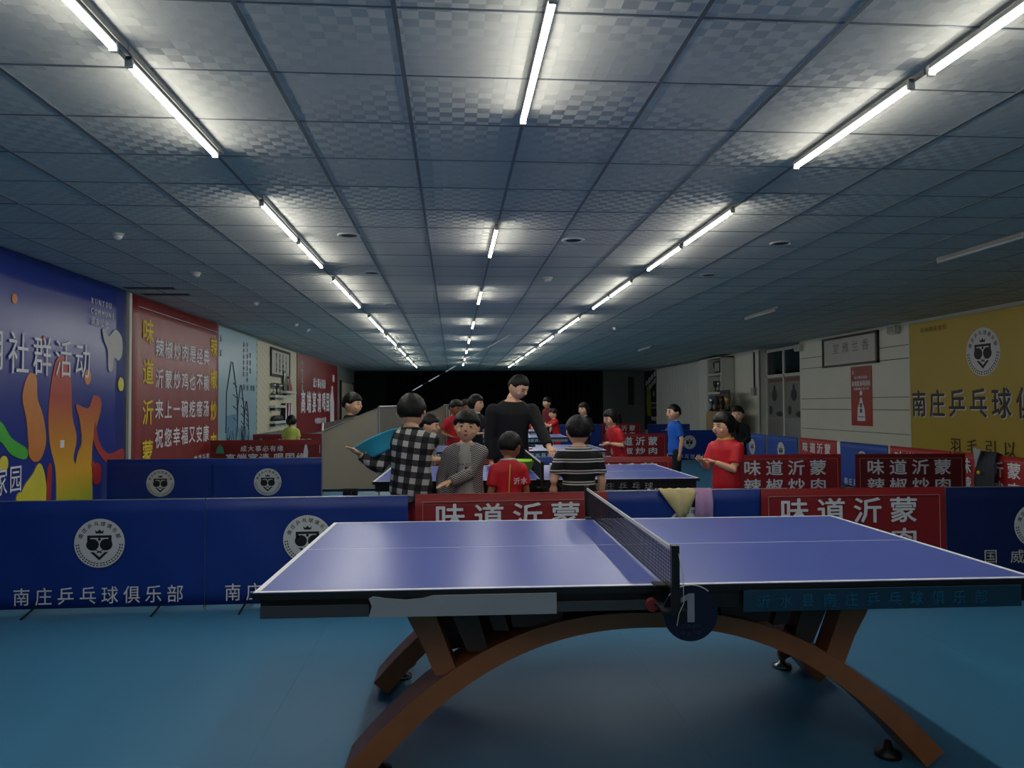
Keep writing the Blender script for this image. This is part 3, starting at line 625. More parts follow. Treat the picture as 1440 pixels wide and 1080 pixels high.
blob_l(bl, smooth_pts([(7.92, .92), (7.86, 1.25), (7.78, 1.5), (7.88, 1.72), (8.02, 1.70), (8.05, 1.48), (8.16, 1.30), (8.22, 1.05), (8.14, .88), (8.02, .84)]), M_spo)
blob_l(bl, smooth_pts([(7.92, .20), (7.78, .38), (7.80, .58), (7.98, .72), (8.10, .82), (8.20, .7), (8.24, .45), (8.12, .26)]), M_spy)
blob_l(bl, smooth_pts([(8.0, .05), (8.02, .28), (8.2, .30), (8.26, .75), (8.34, .75), (8.30, .3), (8.16, .04)]), M_spr, dx=-.003)
blob_l(bl, smooth_pts([(8.82, .60), (8.88, .85), (8.98, 1.0), (8.92, 1.25), (8.84, 1.42), (9.12, 1.38), (9.24, 1.52), (9.42, 1.5), (9.44, 1.36), (9.30, 1.1), (9.22, .85), (9.24, .1), (9.0, .1), (8.98, .5)]), M_spl, dx=.002)
blob_l(bl, smooth_pts([(9.30, 1.22), (9.40, .98), (9.66, .82), (10.05, .86), (10.05, .72), (9.66, .70), (9.40, .84), (9.26, 1.0)]), M_spr)
blob_l(bl, smooth_pts([(7.0, 1.12), (7.15, 1.28), (7.42, 1.26), (7.60, 1.1), (7.86, .98), (7.84, .88), (7.6, .94), (7.4, 1.08), (7.15, 1.02)]), M_spg)
blob_l(bl, smooth_pts([(6.0, .1), (5.8, .9), (6.1, 1.6), (6.35, 1.7), (6.5, 1.2), (6.9, .9), (6.6, .5), (6.5, .1)]), M_spl)
for yy, zz, r_, mm in ((7.62, 2.44, .045, M_spo), (9.10, 1.74, .08, M_spo), (9.98, 1.68, .08, M_spy), (7.48, .86, .07, M_spy), (7.62, 1.0, .05, M_spg), (7.3, 1.52, .10, M_spg), (7.98, .96, .09, M_spo), (9.35, .60, .12, M_spr), (9.25, .72, .04, M_spr), (8.15, 2.1, .03, M_spr), (7.75, .50, .06, M_spy)):
    blob_l(bl, [(yy + r_ * cos(a), zz + r_ * 1.1 * sin(a)) for a in [2 * pi * k / 18 for k in range(18)]], mm, 'paint_drop')
blob_l(bl, smooth_pts([(9.46, 2.34), (9.62, 2.26), (9.80, 2.36), (9.98, 2.28), (10.0, 2.08), (9.90, 1.98), (9.78, 2.0), (9.72, 1.84), (9.62, 1.86), (9.60, 2.08), (9.50, 2.2)]), mat('pale_grey_print', (180, 178, 176), .5), 'logo_shape')
blob_l(bl, [(8.50, .955), (8.58, .955), (8.58, 1.035), (8.50, 1.035)], M_white, 'sticker')
LX = .034
rb = panel_l('red_slogan_banner', 'tall red banner with yellow side characters and four white slogan lines', 'banner', 10.36, 14.0, .44, 2.89, M_redd, .02, .008)
LX = .035
on_l(rb, [('味道沂蒙', .48, 1.60, .36, .34, .56, True), ('辣椒炒肉', 3.36, 1.60, .34, .34, .56, True)], M_yellowp, .02)
on_l(rb, [('辣椒炒肉是经典', 1.92, 2.24, .28, .27, .345, False), ('沂蒙炒鸡也不赖', 1.92, 1.80, .28, .27, .345, False), ('来上一碗疙瘩汤', 1.92, 1.36, .28, .27, .345, False), ('祝您幸福又安康', 1.92, .94, .28, .27, .345, False), ('味道沂蒙', 2.75, .52, .14, .14, .2, False)], M_white, .018)
b = B(); b.tube([(.05, .12, 2.74), (.055, 3.6, 2.72)], .006, 5); b.ob('rope', M_offwhite, rb)
LX = .034
M_pale = mat('pale_blue_vinyl', (146, 178, 190), .35, var=.06, scale=1)
pb = panel_l('sail_drawing_banner', 'pale blue banner with ink drawing of sail-shaped towers', 'banner', 14.02, 16.7, .66, 2.86, M_pale)
b = B(); ins = []
def sail(y0, y1, z0, zt):
    p = [(y0 + .0, z0), (y0 + .02, z0 + (zt - z0) * .55), (y0 + (y1 - y0) * .42, zt)]; q = [(y1, z0), (y1 - .02, z0 + (zt - z0) * .5), (y0 + (y1 - y0) * .55, zt)]
    for L in (p, q): b.tube([(.030, a - .0, c) for a, c in L], .010, 5)
    for k in range(1, 5):
        z = z0 + (zt - z0) * k / 6; b.tube([(.030, y1 - .25 * (y1 - y0) - .1, z + .05), (.030, y1 - .02, z - .02)], .008, 5)
sail(.45, 1.2, .9, 2.25); sail(1.2, 1.68, .9, 1.82); sail(1.68, 2.0, .9, 1.5)
for k in range(26):
    yy = .45 + random.random() * 1.6; b.tube([(.030, yy, .70), (.030, yy + random.uniform(-.1, .15), .70 + random.uniform(.1, .32))], .008, 4)
b.ob('ink_drawing', mat('ink_navy', (34, 42, 60), .6), pb)
b = B(); b.poly([(.028, .45, .70), (.028, 1.15, .70), (.028, 1.1, 1.25), (.028, .5, 1.22)], (.003, 0, 0)); b.poly([(.028, 1.25, .70), (.028, 2.0, .70), (.028, 1.9, .92), (.028, 1.3, .98)], (.003, 0, 0)); b.ob('blue_wash', mat('blue_wash_print', (92, 138, 168), .5), pb)
on_l(pb, [('沂水山水画院', 1.62, 2.35, .10, .10, .12, True), ('乒乓球训练基地', 1.88, 2.3, .10, .10, .12, True), ('欢迎您', 2.1, 2.3, .12, .12, .16, True), ('沂水', 1.78, 1.78, .16, .12, .26, False), ('印象', 2.3, 1.78, .14, .13, .2, False), ('沂蒙', .10, 2.5, .1, .12, .26, True)], M_greyd, .01)
cb = panel_l('cream_display_banner', 'cream banner with scattered dark dashes behind picture and shelves', 'banner', 16.72, 20.85, .80, 2.84, pattern_mat('cream_dash_print', 'dash', (205, 200, 172), (96, 94, 76), rough=.6))
pf = thing('framed_calligraphy', 'black framed calligraphy on the cream left wall banner', 'picture', (XL + .03, 17.86, 0))
b = B()
for a in ((0, 2.04, 2.10, 2.16), (0, 2.04, 2.72, 2.78), (0, .06, 2.16, 2.72), (1.98, 2.04, 2.16, 2.72)): b.box(0, .03, a[0], a[1], a[2], a[3])
b.ob('frame', M_black, pf); B().box(0, .015, .06, 1.98, 2.16, 2.72).ob('paper', mat('rice_paper', (190, 188, 176), .7), pf); LX = .018
on_l(pf, [('德艺双馨', .55, 2.44, .14, .11, .12, True), ('厚德载物', .9, 2.44, .14, .11, .12, True), ('天道酬勤', 1.25, 2.44, .14, .11, .12, True), ('宁静致远', 1.6, 2.42, .12, .11, .12, True)], M_black, .01)
LX = .034
def shelf(y0, y1, z, label):
    t = thing('wall_shelf', label, 'shelf', (XL + .025, y0, z), 0, 'white wall shelves'); B().box(0, .14, 0, y1 - y0, -.06, 0, .004).ob('board', M_offwhite, t); B().box(0, .10, .1, .18, -.12, -.06).ob('bracket', M_greyd, t)
shelf(17.8, 19.2, 1.66, 'upper left white shelf under the framed calligraphy'); shelf(19.0, 20.2, 1.78, 'upper right white shelf with round mirror and red pennant'); shelf(17.8, 19.0, 1.42, 'thin middle white shelf on the cream banner'); shelf(17.8, 20.0, 1.05, 'lower long white shelf with black bag and books')
for k, y in enumerate((17.95, 18.25, 18.6)):
    t = thing('trophy_cup', ['left', 'middle', 'right'][k] + ' small trophy on the upper left wall shelf', 'trophy', (XL + .09, y, 1.66), 0, 'trophies on the wall shelf'); B().rings([(0, 0, 0, .05, .07), (0, 0, .06, .045, .06), (0, 0, .08, .02, .02), (0, 0, .14, .02, .02), (0, 0, .18, .05, .07), (0, 0, .28, .06, .09)]).ob('cup', M_chrome if k != 1 else mat('dark_bronze', (70, 58, 40), .4, .5), t, True); B().box(-.05, .05, -.08, .08, 0, .03).ob('base', M_black, t)
t = thing('round_mirror', 'oval pale mirror standing on the upper right wall shelf', 'mirror', (XL + .08, 19.25, 2.02)); B().ell((0, 0, 0), (.012, .24, .27)).ob('glass', mat('mirror_grey', (150, 156, 148), .2, .3), t, True); B().box(-.03, .03, -.06, .06, -.27, -.2).ob('stand', M_woodd, t)
t = thing('red_pennant', 'small red triangular pennant beside the round mirror', 'pennant', (XL + .08, 19.75, 1.79)); B().poly([(0, -.2, 0), (0, .28, 0), (0, -.1, .42)], (.012, 0, 0)).ob('cloth', M_redd, t)
t = thing('black_bag', 'black bag lying on the lower long wall shelf', 'bag', (XL + .10, 18.35, 1.05)); B().rings([(0, 0, 0, .06, .5), (0, 0, .08, .065, .5), (0, 0, .13, .04, .4)]).ob('body', M_black, t, True)
for k, (y, mm, l) in enumerate(((19.05, M_black, 'black book standing on the lower wall shelf'), (19.35, M_redd, 'red book leaning on the lower wall shelf'), (19.6, mat('pink_cover', (180, 110, 108), .6), 'pink book leaning right of the red book'))):
    t = thing('book', l, 'book', (XL + .09, y, 1.05), 0, 'books on the wall shelf'); t.rotation_euler = (-.12 * k, 0, 0); B().box(-.05, .05, -.08, .08, 0, .42, .004).ob('cover', mm, t); B().box(-.046, .052, -.06, .06, .01, .41).ob('pages', M_white, t)
r2 = panel_l('red_toast_banner', 'far red banner with white bottle and large white characters', 'banner', 20.95, 28.1, .60, 2.85, M_redd)
on_l(r2, [('高端宴请', 2.05, 1.52, .62, .62, .85, False), ('喝国缘', 4.95, 1.52, .62, .62, .78, False), ('成大事必有缘', 3.4, 2.12, .34, .30, .38, False), ('中国高端中度白酒', 3.6, .94, .22, .18, .26, False)], M_white, .03)
on_l(r2, [('今世缘酒', .62, 2.25, .22, .2, .23, True)], mat('pale_green_print', (150, 196, 170), .6), .03)
b = B(); b.poly([(.03, 5.9 + a, z) for a, z in ((-.4, .7), (.4, .7), (.42, 1.5), (.22, 1.85), (.12, 2.1), (-.12, 2.1), (-.22, 1.85), (-.42, 1.5))], (.006, 0, 0)); b.poly([(.03, 6.2 + .0 + a, z) for a, z in ((-.2, 2.25), (.2, 2.25), (.2, 2.5), (-.2, 2.5))], (.006, 0, 0)); b.ob('printed_bottle', M_white, r2)

# ------------------------------------------------------------------ right wall
def thing_r(name, label, cat, y0): return thing(name, label, cat, (XR - .012, y0, 0))
def on_r(t, items, m, bold=.02, x=-.030, name='lettering'):
    return lettering([(s, (x, y, z), -Y, Z, cw, ch, Vector((0, 0, -st)) if v else Vector((0, -st, 0))) for s, y, z, cw, ch, st, v in items], m, t, bold, name)
yb = thing_r('yellow_club_banner', 'large yellow club banner with round crest and black characters', 'banner', 6.0)
B().box(-.022, 0, 0, 7.42, .42, 2.84).ob('sheet', mat('yellow_vinyl', (176, 150, 34), .45, var=.1, scale=.7), yb)
B().box(-.03, 0, 0, 7.44, 2.84, 2.875).ob('top_edge', M_offwhite, yb); B().box(-.028, 0, 7.42, 7.45, .42, 2.84).ob('side_edge', M_offwhite, yb)
emblem(yb, (-.024, 11.48 - 6, 2.2), .39, -pi / 2)
on_r(yb, [('南庄乒乓球俱乐部', 11.33 - 6 - .0, 1.37, .40, .46, .52, False)], M_white, .045, -.026)
on_r(yb, [('南庄乒乓球俱乐部', 11.345 - 6 - .0, 1.38, .40, .46, .52, False)], mat('brown_black_print', (44, 32, 20), .5), .02, -.034)
on_r(yb, [('羽毛引以冬', 11.35 - 6, .66, .26, .26, .42, False)], mat('brown_black_print', (44, 32, 20)), .01)
on_r(yb, [('沂水县体育局', 12.72 - 6, 2.70, .10, .09, .125, False)], mat('faded_brown_print', (120, 92, 40), .5), .01)
rp = thing_r('red_bottle_poster', 'narrow red wall poster with white bottle, under framed calligraphy', 'poster', 14.75)
B().box(-.012, 0, 0, .80, .92, 2.16, .002).ob('sheet', pattern_mat('poster_red_grad', 'grad', (120, 18, 24), (170, 48, 34), (118, 20, 28), s=2.6, rough=.4), rp)
on_r(rp, [('成大事必有缘', .40, 1.93, .07, .06, .085, False), ('高端宴请喝国缘', .40, 1.80, .09, .11, .102, False), ('中国高端中度白酒', .40, 1.69, .06, .055, .075, False), ('缘', .70, 2.04, .06, .09, .1, False)], M_white, .02, -.016)
b = B(); b.poly([(-.014, .40 + a, z) for a, z in ((-.15, 1.02), (.15, 1.02), (.15, 1.10), (.13, 1.28), (.05, 1.42), (.035, 1.50), (-.035, 1.50), (-.05, 1.42), (-.13, 1.28), (-.15, 1.10))], (-.006, 0, 0)); b.ell((-.016, .4, 1.60), (.006, .055, .05)); b.ob('printed_bottle', M_white, rp)
on_r(rp, [('国缘', .40, 1.29, .09, .09, .11, True)], M_black, .03, -.022); B().box(-.023, -.02, .28, .52, 1.10, 1.115).ob('label_band', M_black, rp)
fc = thing_r('framed_calligraphy', 'wide dark framed calligraphy on the cream right wall', 'picture', 14.46)
b = B(); z0, z1, ww = 2.20, 2.85, 2.26
for a in ((0, ww, z0, z0 + .045), (0, ww, z1 - .045, z1), (0, .07, z0, z1), (ww - .045, ww, z0, z1)): b.box(-.055, 0, a[0], a[1], a[2], a[3], .004)
b.ob('frame', mat('dark_walnut', (34, 26, 20), .4), fc); B().box(-.02, 0, .05, ww - .04, z0 + .04, z1 - .04).ob('paper', mat('rice_paper', (190, 188, 176)), fc); B().box(-.034, -.030, .05, ww - .04, z0 + .04, z1 - .04).ob('glass', mat('picture_glass', (230, 230, 230), .05, alpha=.12, var=0), fc)
on_r(fc, [('室雅兰香', 1.08, 2.60, .26, .22, .40, False)], mat('ink_grey', (84, 82, 76), .7), .01, -.024)
for y, z, l in ((13.86, 2.80, 'white wall speaker right of the framed calligraphy'), (17.86, 2.76, 'small white wall speaker above the door corner')):
    t = thing_r('wall_speaker', l, 'speaker', y); B().box(-.13, -.02, -.13, .13, z - .09, z + .07, .02).ob('housing', M_offwhite, t); B().box(-.14, -.128, -.10, .10, z - .07, z + .05).ob('grille', M_lgrey, t); B().box(-.02, 0, -.03, .03, z - .03, z + .03).ob('bracket', M_greyd, t)
# curtain, cabinet, black banner, board
cu = thing_r('pleated_curtain', 'off-white pleated curtain hanging to the floor on the right wall', 'curtain', 24.4)
b = B(); n = 150; L = 6.4; f = lambda i: -.06 - .05 * abs(sin(i * .42)) - .02 * sin(i * .13)
lo = [b.b.verts.new((f(i) - .02, L * i / n, .06)) for i in range(n + 1)]; hi = [b.b.verts.new((f(i), L * i / n, 2.86)) for i in range(n + 1)]
for i in range(n): b.b.faces.new((lo[i], lo[i + 1], hi[i + 1], hi[i]))
b.ob('cloth', mat('off_white_curtain', (190, 192, 184), .85, var=.06), cu, True); B().tube([(-.06, 0, 2.87), (-.06, L, 2.87)], .015, 8).ob('curtain_rail', M_alu, cu)
bb = thing_r('black_bottle_banner', 'black banner with yellow bottle and slanting white characters', 'banner', 30.9)
B().box(-.03, 0, 0, 2.1, .3, 2.86).ob('sheet', mat('black_vinyl', (18, 19, 20), .5), bb)
b = B(); b.poly([(-.032, 1.3 + a, z) for a, z in ((-.32, .9), (.28, .9), (.42, 1.4), (.36, 1.9), (.12, 2.25), (-.05, 2.25), (-.28, 1.9), (-.36, 1.4))], (-.006, 0, 0)); b.ob('printed_bottle', mat('olive_yellow_print', (128, 120, 44), .6), bb)
lettering([('中度高端', (-.034, 1.0, 2.50), Vector((0, -1, .25)), Z, .36, .24, Vector((0, -.44, .12))), ('味道沂蒙', (-.034, .9, 2.22), Vector((0, -1, .25)), Z, .3, .2, Vector((0, -.38, .10)))], M_white, bb, .02)
on_r(bb, [('酱', .5, 1.85, .2, .2, .2, False), ('沂蒙特产', .5, 1.45, .22, .07, .25, False), ('老字号', .5, 1.25, .22, .07, .25, False), ('辣椒酱', .45, .8, .3, .18, .36, False)], M_white, .01, -.034)
cab = thing('display_cabinet', 'tall white open display cabinet beside the pleated curtain', 'cabinet', (XR - .42, 22.3, 0))
for nm, a in (('side_panel', (0, .40, 0, .04, 0, 2.84)), ('side_panel', (0, .40, 1.98, 2.02, 0, 2.84)), ('side_panel', (0, .40, 1.16, 1.20, 0, 2.84)), ('back_panel', (.38, .40, .04, 1.98, 0, 2.84)), ('cabinet_top', (0, .40, 0, 2.02, 2.80, 2.84)), ('shelf', (0, .38, .04, 1.16, 2.28, 2.34)), ('shelf', (0, .38, .04, 1.16, 1.70, 1.76)), ('shelf', (0, .38, .04, 1.16, 1.14, 1.20)), ('shelf', (0, .38, .04, 1.16, .6, .66)), ('door', (-.02, 0, 1.2, 2.0, .05, 2.80))):
    B().box(*a, .003).ob(nm, M_offwhite, cab)
MM = [M_blackm, M_greyd, mat('gold_plastic', (150, 130, 80), .4, .4), M_chrome, M_woodd]
def trophy(x, y, z, k, label, s=1.0):
    t = thing('trophy_cup', label, 'trophy', (x, y, z), 0, 'trophies in and on the cabinet')
    B().box(-.05 * s, .05 * s, -.06 * s, .06 * s, 0, .05 * s, .003).ob('base', MM[k % 5], t)
    B().rings([(0, 0, .05 * s, .03 * s, .03 * s), (0, 0, .12 * s, .015 * s, .015 * s), (0, 0, .2 * s, .06 * s, .06 * s), (0, 0, .34 * s, .08 * s, .08 * s), (0, 0, .36 * s, .03 * s, .03 * s)]).ob('cup', MM[(k + 2) % 5], t, True)
SH = {1.20: 'third', 1.76: 'second', 2.34: 'top'}
for z in SH:
    for i in range(3): trophy(XR - .3, 22.5 + i * .32, z, i, f'{["near", "middle", "far"][i]} trophy on the {SH[z]} shelf of the white cabinet')
t = thing('framed_photo', 'dark framed photo on the top cabinet shelf', 'picture', (XR - .40, 22.45, 2.34)); B().box(0, .02, 0, .5, 0, .38, .003).ob('frame', M_black, t); B().box(-.004, 0, .06, .44, .06, .32).ob('photo', M_lgrey, t)
# low cupboard in front of the wall with a jumble of cups and plaques
lc = thing('low_cupboard', 'brown low cupboard by the white wall behind the boy in black', 'cupboard', (XR - .9, 20.6, 0)); B().box(0, .40, 0, 1.66, 0, 1.18, .01).ob('carcass', mat('oak_board', (150, 126, 86), .6, var=.15), lc)
for k in (0, 1): B().box(-.02, 0, .04 + k * .81, .83 + k * .81, .08, 1.12, .004).ob('door', mat('oak_board', (150, 126, 86)), lc)
for i in range(7): trophy(XR - .80 + .12 * (i % 2), 20.75 + i * .22, 1.18, i, f'award cup, {["first", "second", "third", "fourth", "fifth", "sixth", "seventh"][i]} from the right on the brown low cupboard', 1.25)
t = thing('award_plaque', 'large dark award plaque standing on the low cupboard', 'plaque', (XR - .545, 21.3, 1.18)); B().box(0, .03, 0, .8, 0, .62, .02).ob('board', M_greyd, t); B().box(-.006, 0, .12, .68, .12, .5).ob('face', mat('mauve_print', (110, 84, 96), .5), t)
t = thing('wall_box', 'grey switch box with conduit on the white right wall', 'switch box', (XR - .01, 20.75, 1.75)); B().box(-.08, 0, -.12, .12, -.12, .1, .01).ob('housing', M_lgrey, t); B().box(-.03, 0, -.02, .02, .1, 1.1).ob('conduit', M_greyd, t)

# ------------------------------------------------------------------ people
def rot_about(p, c, ax, a): return Matrix.Rotation(a, 3, ax) @ (p - c) + c
def remesh_ob(b, name, m, parent, vox, pre=None, post=None, smooth=2):
    me = b.mesh('tmp', None); o = bpy.data.objects.new('tmp', me); C.objects.link(o)
    md = o.modifiers.new('r', 'REMESH'); md.mode = 'VOXEL'; md.voxel_size = vox; md.use_smooth_shade = True
    if smooth: sm = o.modifiers.new('s', 'SMOOTH'); sm.iterations = smooth; sm.factor = .5
    m2 = bpy.data.meshes.new_from_object(o.evaluated_get(bpy.context.evaluated_depsgraph_get())); bpy.data.objects.remove(o); bpy.data.meshes.remove(me)
    if post:
        bm = bmesh.new(); bm.from_mesh(m2); w = B(); w.b.free(); w.b = bm; post(w); bmesh.ops.recalc_face_normals(bm, faces=bm.faces); bm.to_mesh(m2); bm.free()
    m2.name = name; m2.materials.clear(); m2.materials.append(m); m2.shade_smooth()
    return obj(name, m2, parent)
def person(label, x, y, face, h, shirt, pants, arms, sleeve='short', adult=False, lean=0, hyaw=0, hpitch=0, skin=None, hair='short', girl=False, detail=1, collar=None, over=None, zoff=0, build=1.0, group=None, hroll=0, shoes=None):
    """face: direction the body faces, degrees from -Y (towards camera) counter-clockwise seen from above.
    arms: ((x,y,z) right hand, (x,y,z) left hand) in fractions of height, local (front = -Y, person's right = -X)"""
    skin = skin or M_skin
    t = thing('person', label, 'person', (x, y, zoff), R(face), group)
    H_ = .145 if adult else .180; hh = H_ * h; bw = build
    hip = Vector((0, 0, .50 * h))
    LN = lambda p: rot_about(p, hip, 'X', lean) if p.z > hip.z else p
    def V(a, b_, c): return LN(Vector((a * h, b_ * h, c * h)))
    sh_w = (.118 if adult else .105) * bw
    tz = [(.46, .078, .058), (.50, .088, .064), (.55, .084, .062), (.62, .078, .058), (.69, .086, .062), (.745, .098, .062), (.775, .090, .054), (.798, .068, .046), (.815, .048, .038), (.830, .031, .031), (.85, .028, .029)]
    top = .848 if adult else .825
    def torso(b, inf, zs, extra=None):
        rg = []
        for z, rx, ry in zs:
            c = LN(Vector((0, 0, z * h))); tl = lean if z > .5 else 0
            n = 16; rx_, ry_ = rx * h * bw + inf, ry * h * bw + inf
            rg.append([b.b.verts.new(c + Matrix.Rotation(tl, 3, 'X') @ Vector((rx_ * cos(2 * pi * k / n), ry_ * sin(2 * pi * k / n), 0))) for k in range(n)])
        b.skin(rg)
    ua, fa = .165 * h, .145 * h
    joints = []
    for s, hd in zip((-1, 1), arms):
        S0 = V(s * sh_w * .86, 0, .762)
        tgt = Vector(hd) * h
        d = tgt - S0; L = min(d.length, (ua + fa) * .995); dn = d.normalized()
        a = math.acos(max(-1, min(1, (ua * ua + L * L - fa * fa) / (2 * ua * L))))
        hint = Vector((s * .5, .35, -1)); side = (hint - dn * hint.dot(dn)).normalized()
        El = S0 + dn * (ua * cos(a)) + side * (ua * sin(a)); Wr = S0 + dn * L
        joints.append((S0, El, Wr))
    def arm(b, j, inf, frac=2.0):
        S0, El, Wr = j; k = bw ** .5
        pts = [S0 + Vector((0, 0, .012 * h)) * 0, S0.lerp(El, .35), S0.lerp(El, .75), El]; rs = [.034, .031, .026, .024]
        if frac >= 2: pts += [El.lerp(Wr, .35), El.lerp(Wr, .8), Wr]; rs += [.024, .019, .016]
        else:
            pts = [S0, S0.lerp(El, frac * .5), S0.lerp(El, frac)]; rs = [.036, .036, .035]
        if inf and frac >= 2: rs = [r + .002 for r in rs]; pts = pts[:-1] + [El.lerp(Wr, .93)]; rs[-1] = .021
        b.tube(pts, [r * h * k + inf for r in rs], 12); b.ell(S0 + Vector((0, 0, -.004 * h)), [.033 * h * k + inf] * 3, 12, 8)
    def leg(b, s, inf, frac=1.0):
        hp = Vector((s * .045 * h, 0, .50 * h)); kn = Vector((s * .052 * h, -.004 * h, .275 * h)); an = Vector((s * .056 * h, .006 * h, .045 * h))
        pts = [hp, hp.lerp(kn, .4), kn, kn.lerp(an, .35), kn.lerp(an, .85), an]; rs = [.05, .047, .034, .032, .022, .021]
        if frac < 1: pts = [hp, hp.lerp(kn, .5), hp.lerp(kn, .95)]; rs = [.052, .052, .050]
        if inf and frac >= 1: rs = [.052, .049, .040, .036, .032, .032]
        b.tube(pts, [r * h + inf for r in rs], 12)
    HC = V(0, 0, top) + Vector((0, 0, 0)); rr = Matrix.Rotation(R(hyaw), 3, 'Z') @ Matrix.Rotation(R(hroll), 3, 'Y') @ Matrix.Rotation(R(hpitch), 3, 'X')
    nb = HC
    def hp(v): return nb + rr @ (Vector(v) * hh)    # head local, unit = head height; origin = neck top (jaw hinge)
    def head_surf(d):    # unit dir -> point in head units, centre (0,-.06,.50)
        x_, y_, z_ = d; w_, dp, ht = .395, .44, .50
        t_ = max(0, -z_); px_ = x_ * w_ * (1 - .34 * t_ ** 1.6); py_ = y_ * dp * (1 - .12 * t_)
        if y_ < 0 and z_ < 0: py_ = y_ * dp * (1 + .02 * t_) - .05 * t_
        if y_ > 0 and z_ < -.2: py_ = y_ * dp * (1 - .5 * (t_ - .2))
        return Vector((px_, py_ - .05, z_ * ht + .46))
    def ball_grid(b, fn, nu=24, nv=16):
        rg = [[b.b.verts.new(fn(Vector((cos(2 * pi * i / nu) * sin(pi * j / nv), sin(2 * pi * i / nu) * sin(pi * j / nv), cos(pi * j / nv))))) for i in range(nu)] for j in range(1, nv)]
        b.skin(rg, True)
    def hand(b, j, s):
        S0, El, Wr = j; d = (Wr - El).normalized(); up = Vector((0, 0, 1)); sd = d.cross(up)
        if sd.length < .2: sd = Vector((0, -1, 0))
        sd = (sd.normalized()) * s; nr = sd.cross(d).normalized(); q = h * .098
        def pt(a, b2, c=0): return Wr + d * (a * q) + sd * (b2 * q) + nr * (c * q)
        # flat palm
        ring = []
        for a, w_, th in ((-.08, .14, .13), (.1, .20, .12), (.35, .23, .11), (.52, .22, .09)):
            ring.append([b.b.verts.new(pt(a, w_ * cos(2 * pi * k / 10), th * sin(2 * pi * k / 10))) for k in range(10)])
        b.skin(ring)
        for f_, (off, ln) in enumerate(((-.16, .40), (-.055, .46), (.05, .43), (.15, .33))):
            b.tube([pt(.45, off), pt(.45 + ln * .5, off * 1.1, -.03), pt(.45 + ln, off * 1.15, -.10)], [.052 * q, .046 * q, .036 * q], 6)
        b.tube([pt(.08, -.16), pt(.28, -.33, -.04), pt(.48, -.36, -.08)], [.06 * q, .055 * q, .042 * q], 6)
    vox = .011 if detail else .02
    bd = B(); torso(bd, 0, tz)
    for j in joints: arm(bd, j, 0)
    for s in (-1, 1): leg(bd, s, 0); bd.tube([(s * .056 * h, .02 * h, .03 * h), (s * .058 * h, -.05 * h, .022 * h), (s * .06 * h, -.09 * h, .016 * h)], [.022 * h, .02 * h, .014 * h], 8)
    bd.tube([V(0, 0, .80), hp((0, .02, .12)), hp((0, .02, .30))], [.031 * h, .030 * h, .032 * h], 12)
    def post(w):
        ball_grid(w, lambda d: hp(head_surf(d)))
        for s in (-1, 1):
            w.ell(hp((s * .40, .02, .44)), (.035 * hh, .07 * hh, .10 * hh), 8, 6, rr)
        # nose, lips base, brow and cheeks
        w.tube([hp((0, -.47, .50)), hp((0, -.53, .38)), hp((0, -.50, .33))], [.03 * hh, .055 * hh, .045 * hh], 8)
        for s in (-1, 1): w.ell(hp((s * .045, -.49, .34)), (.035 * hh, .03 * hh, .025 * hh), 6, 4, rr); w.ell(hp((s * .20, -.36, .33)), (.10 * hh, .08 * hh, .10 * hh), 8, 6, rr)
        for j, s in zip(joints, (-1, 1)): hand(w, j, s)
    remesh_ob(bd, 'body', skin, t, vox, post=post)
    for s in (-1, 1):
        e = B().ell(hp((s * .155, -.452, .475)), (.060 * hh, .024 * hh, .022 * hh), 8, 6, rr).ob('eye', M_eyew, t, True)
        B().ell(hp((s * .155, -.468, .475)), (.028 * hh, .014 * hh, .023 * hh), 8, 6, rr).ob('iris', M_eye, e, True)
        B().tube([hp((s * .235, -.425, .485)), hp((s * .155, -.474, .502)), hp((s * .085, -.468, .485))], .009 * hh, 5).ob('eyelid', M_hair, e)
        B().tube([hp((s * .07, -.475, .565)), hp((s * .16, -.465, .59)), hp((s * .25, -.41, .565))], [.012 * hh, .018 * hh, .008 * hh], 6).ob('eyebrow', M_hair, t)
    b = B(); b.ell(hp((0, -.475, .225)), (.075 * hh, .03 * hh, .018 * hh), 10, 6, rr); b.ell(hp((0, -.470, .195)), (.06 * hh, .03 * hh, .018 * hh), 10, 6, rr); b.ob('mouth', M_lip, t, True)
    # hair
    front = {'short': .30, 'fringe': .22, 'long': .30, 'buzz': .42}[hair]
    thick = {'short': .075, 'fringe': .10, 'long': .08, 'buzz': .035}[hair]
    def hf(d):
        f = -d.y; s_ = max(0, min(1, (f + .05) / .75)); s_ = s_ * s_ * (3 - 2 * s_)
        low = -.62 if hair in ('long',) else -.42
        zl = low + (front - low) * s_
        if abs(d.x) > .6 and abs(d.y) < .45 and hair != 'long': zl = max(zl, .02)
        k = max(0, min(1, (d.z - zl) / .10)); p = head_surf(d); c = Vector((0, -.05, .46)); r = p - c
        nz_ = .012 * sin(d.x * 31 + d.y * 17) * sin(d.z * 23 + d.y * 13) + .008 * sin(d.x * 71 + d.z * 53)
        return hp(c + r * (1 + (thick * 1.9 + nz_ * 2) * k - .10 * (1 - k)) + Vector((0, 0, .02 * k)))
    b = B(); ball_grid(b, hf, 40, 28)
    if girl:
        b.tube([hp((0, .36, .58)), hp((0, .50, .62)), hp((0, .60, .50)), hp((0, .62, .25)), hp((0, .56, .02))], [.05 * hh, .10 * hh, .12 * hh, .10 * hh, .03 * hh], 10)
    b.ob('hair', M_hair, t, True)
    if girl: b = B(); b.tube([hp((0, .42, .61)), hp((0, .46, .62))], [.10 * hh, .10 * hh], 10); b.ob('hair_band', M_redd, t, True)
    # clothes
    g = .010 if not adult else .016
    b = B(); torso(b, g + .004, [(.44, .088, .068)] + [q for q in tz if .46 <= q[0] <= .80] + [(.818, .048, .038)])
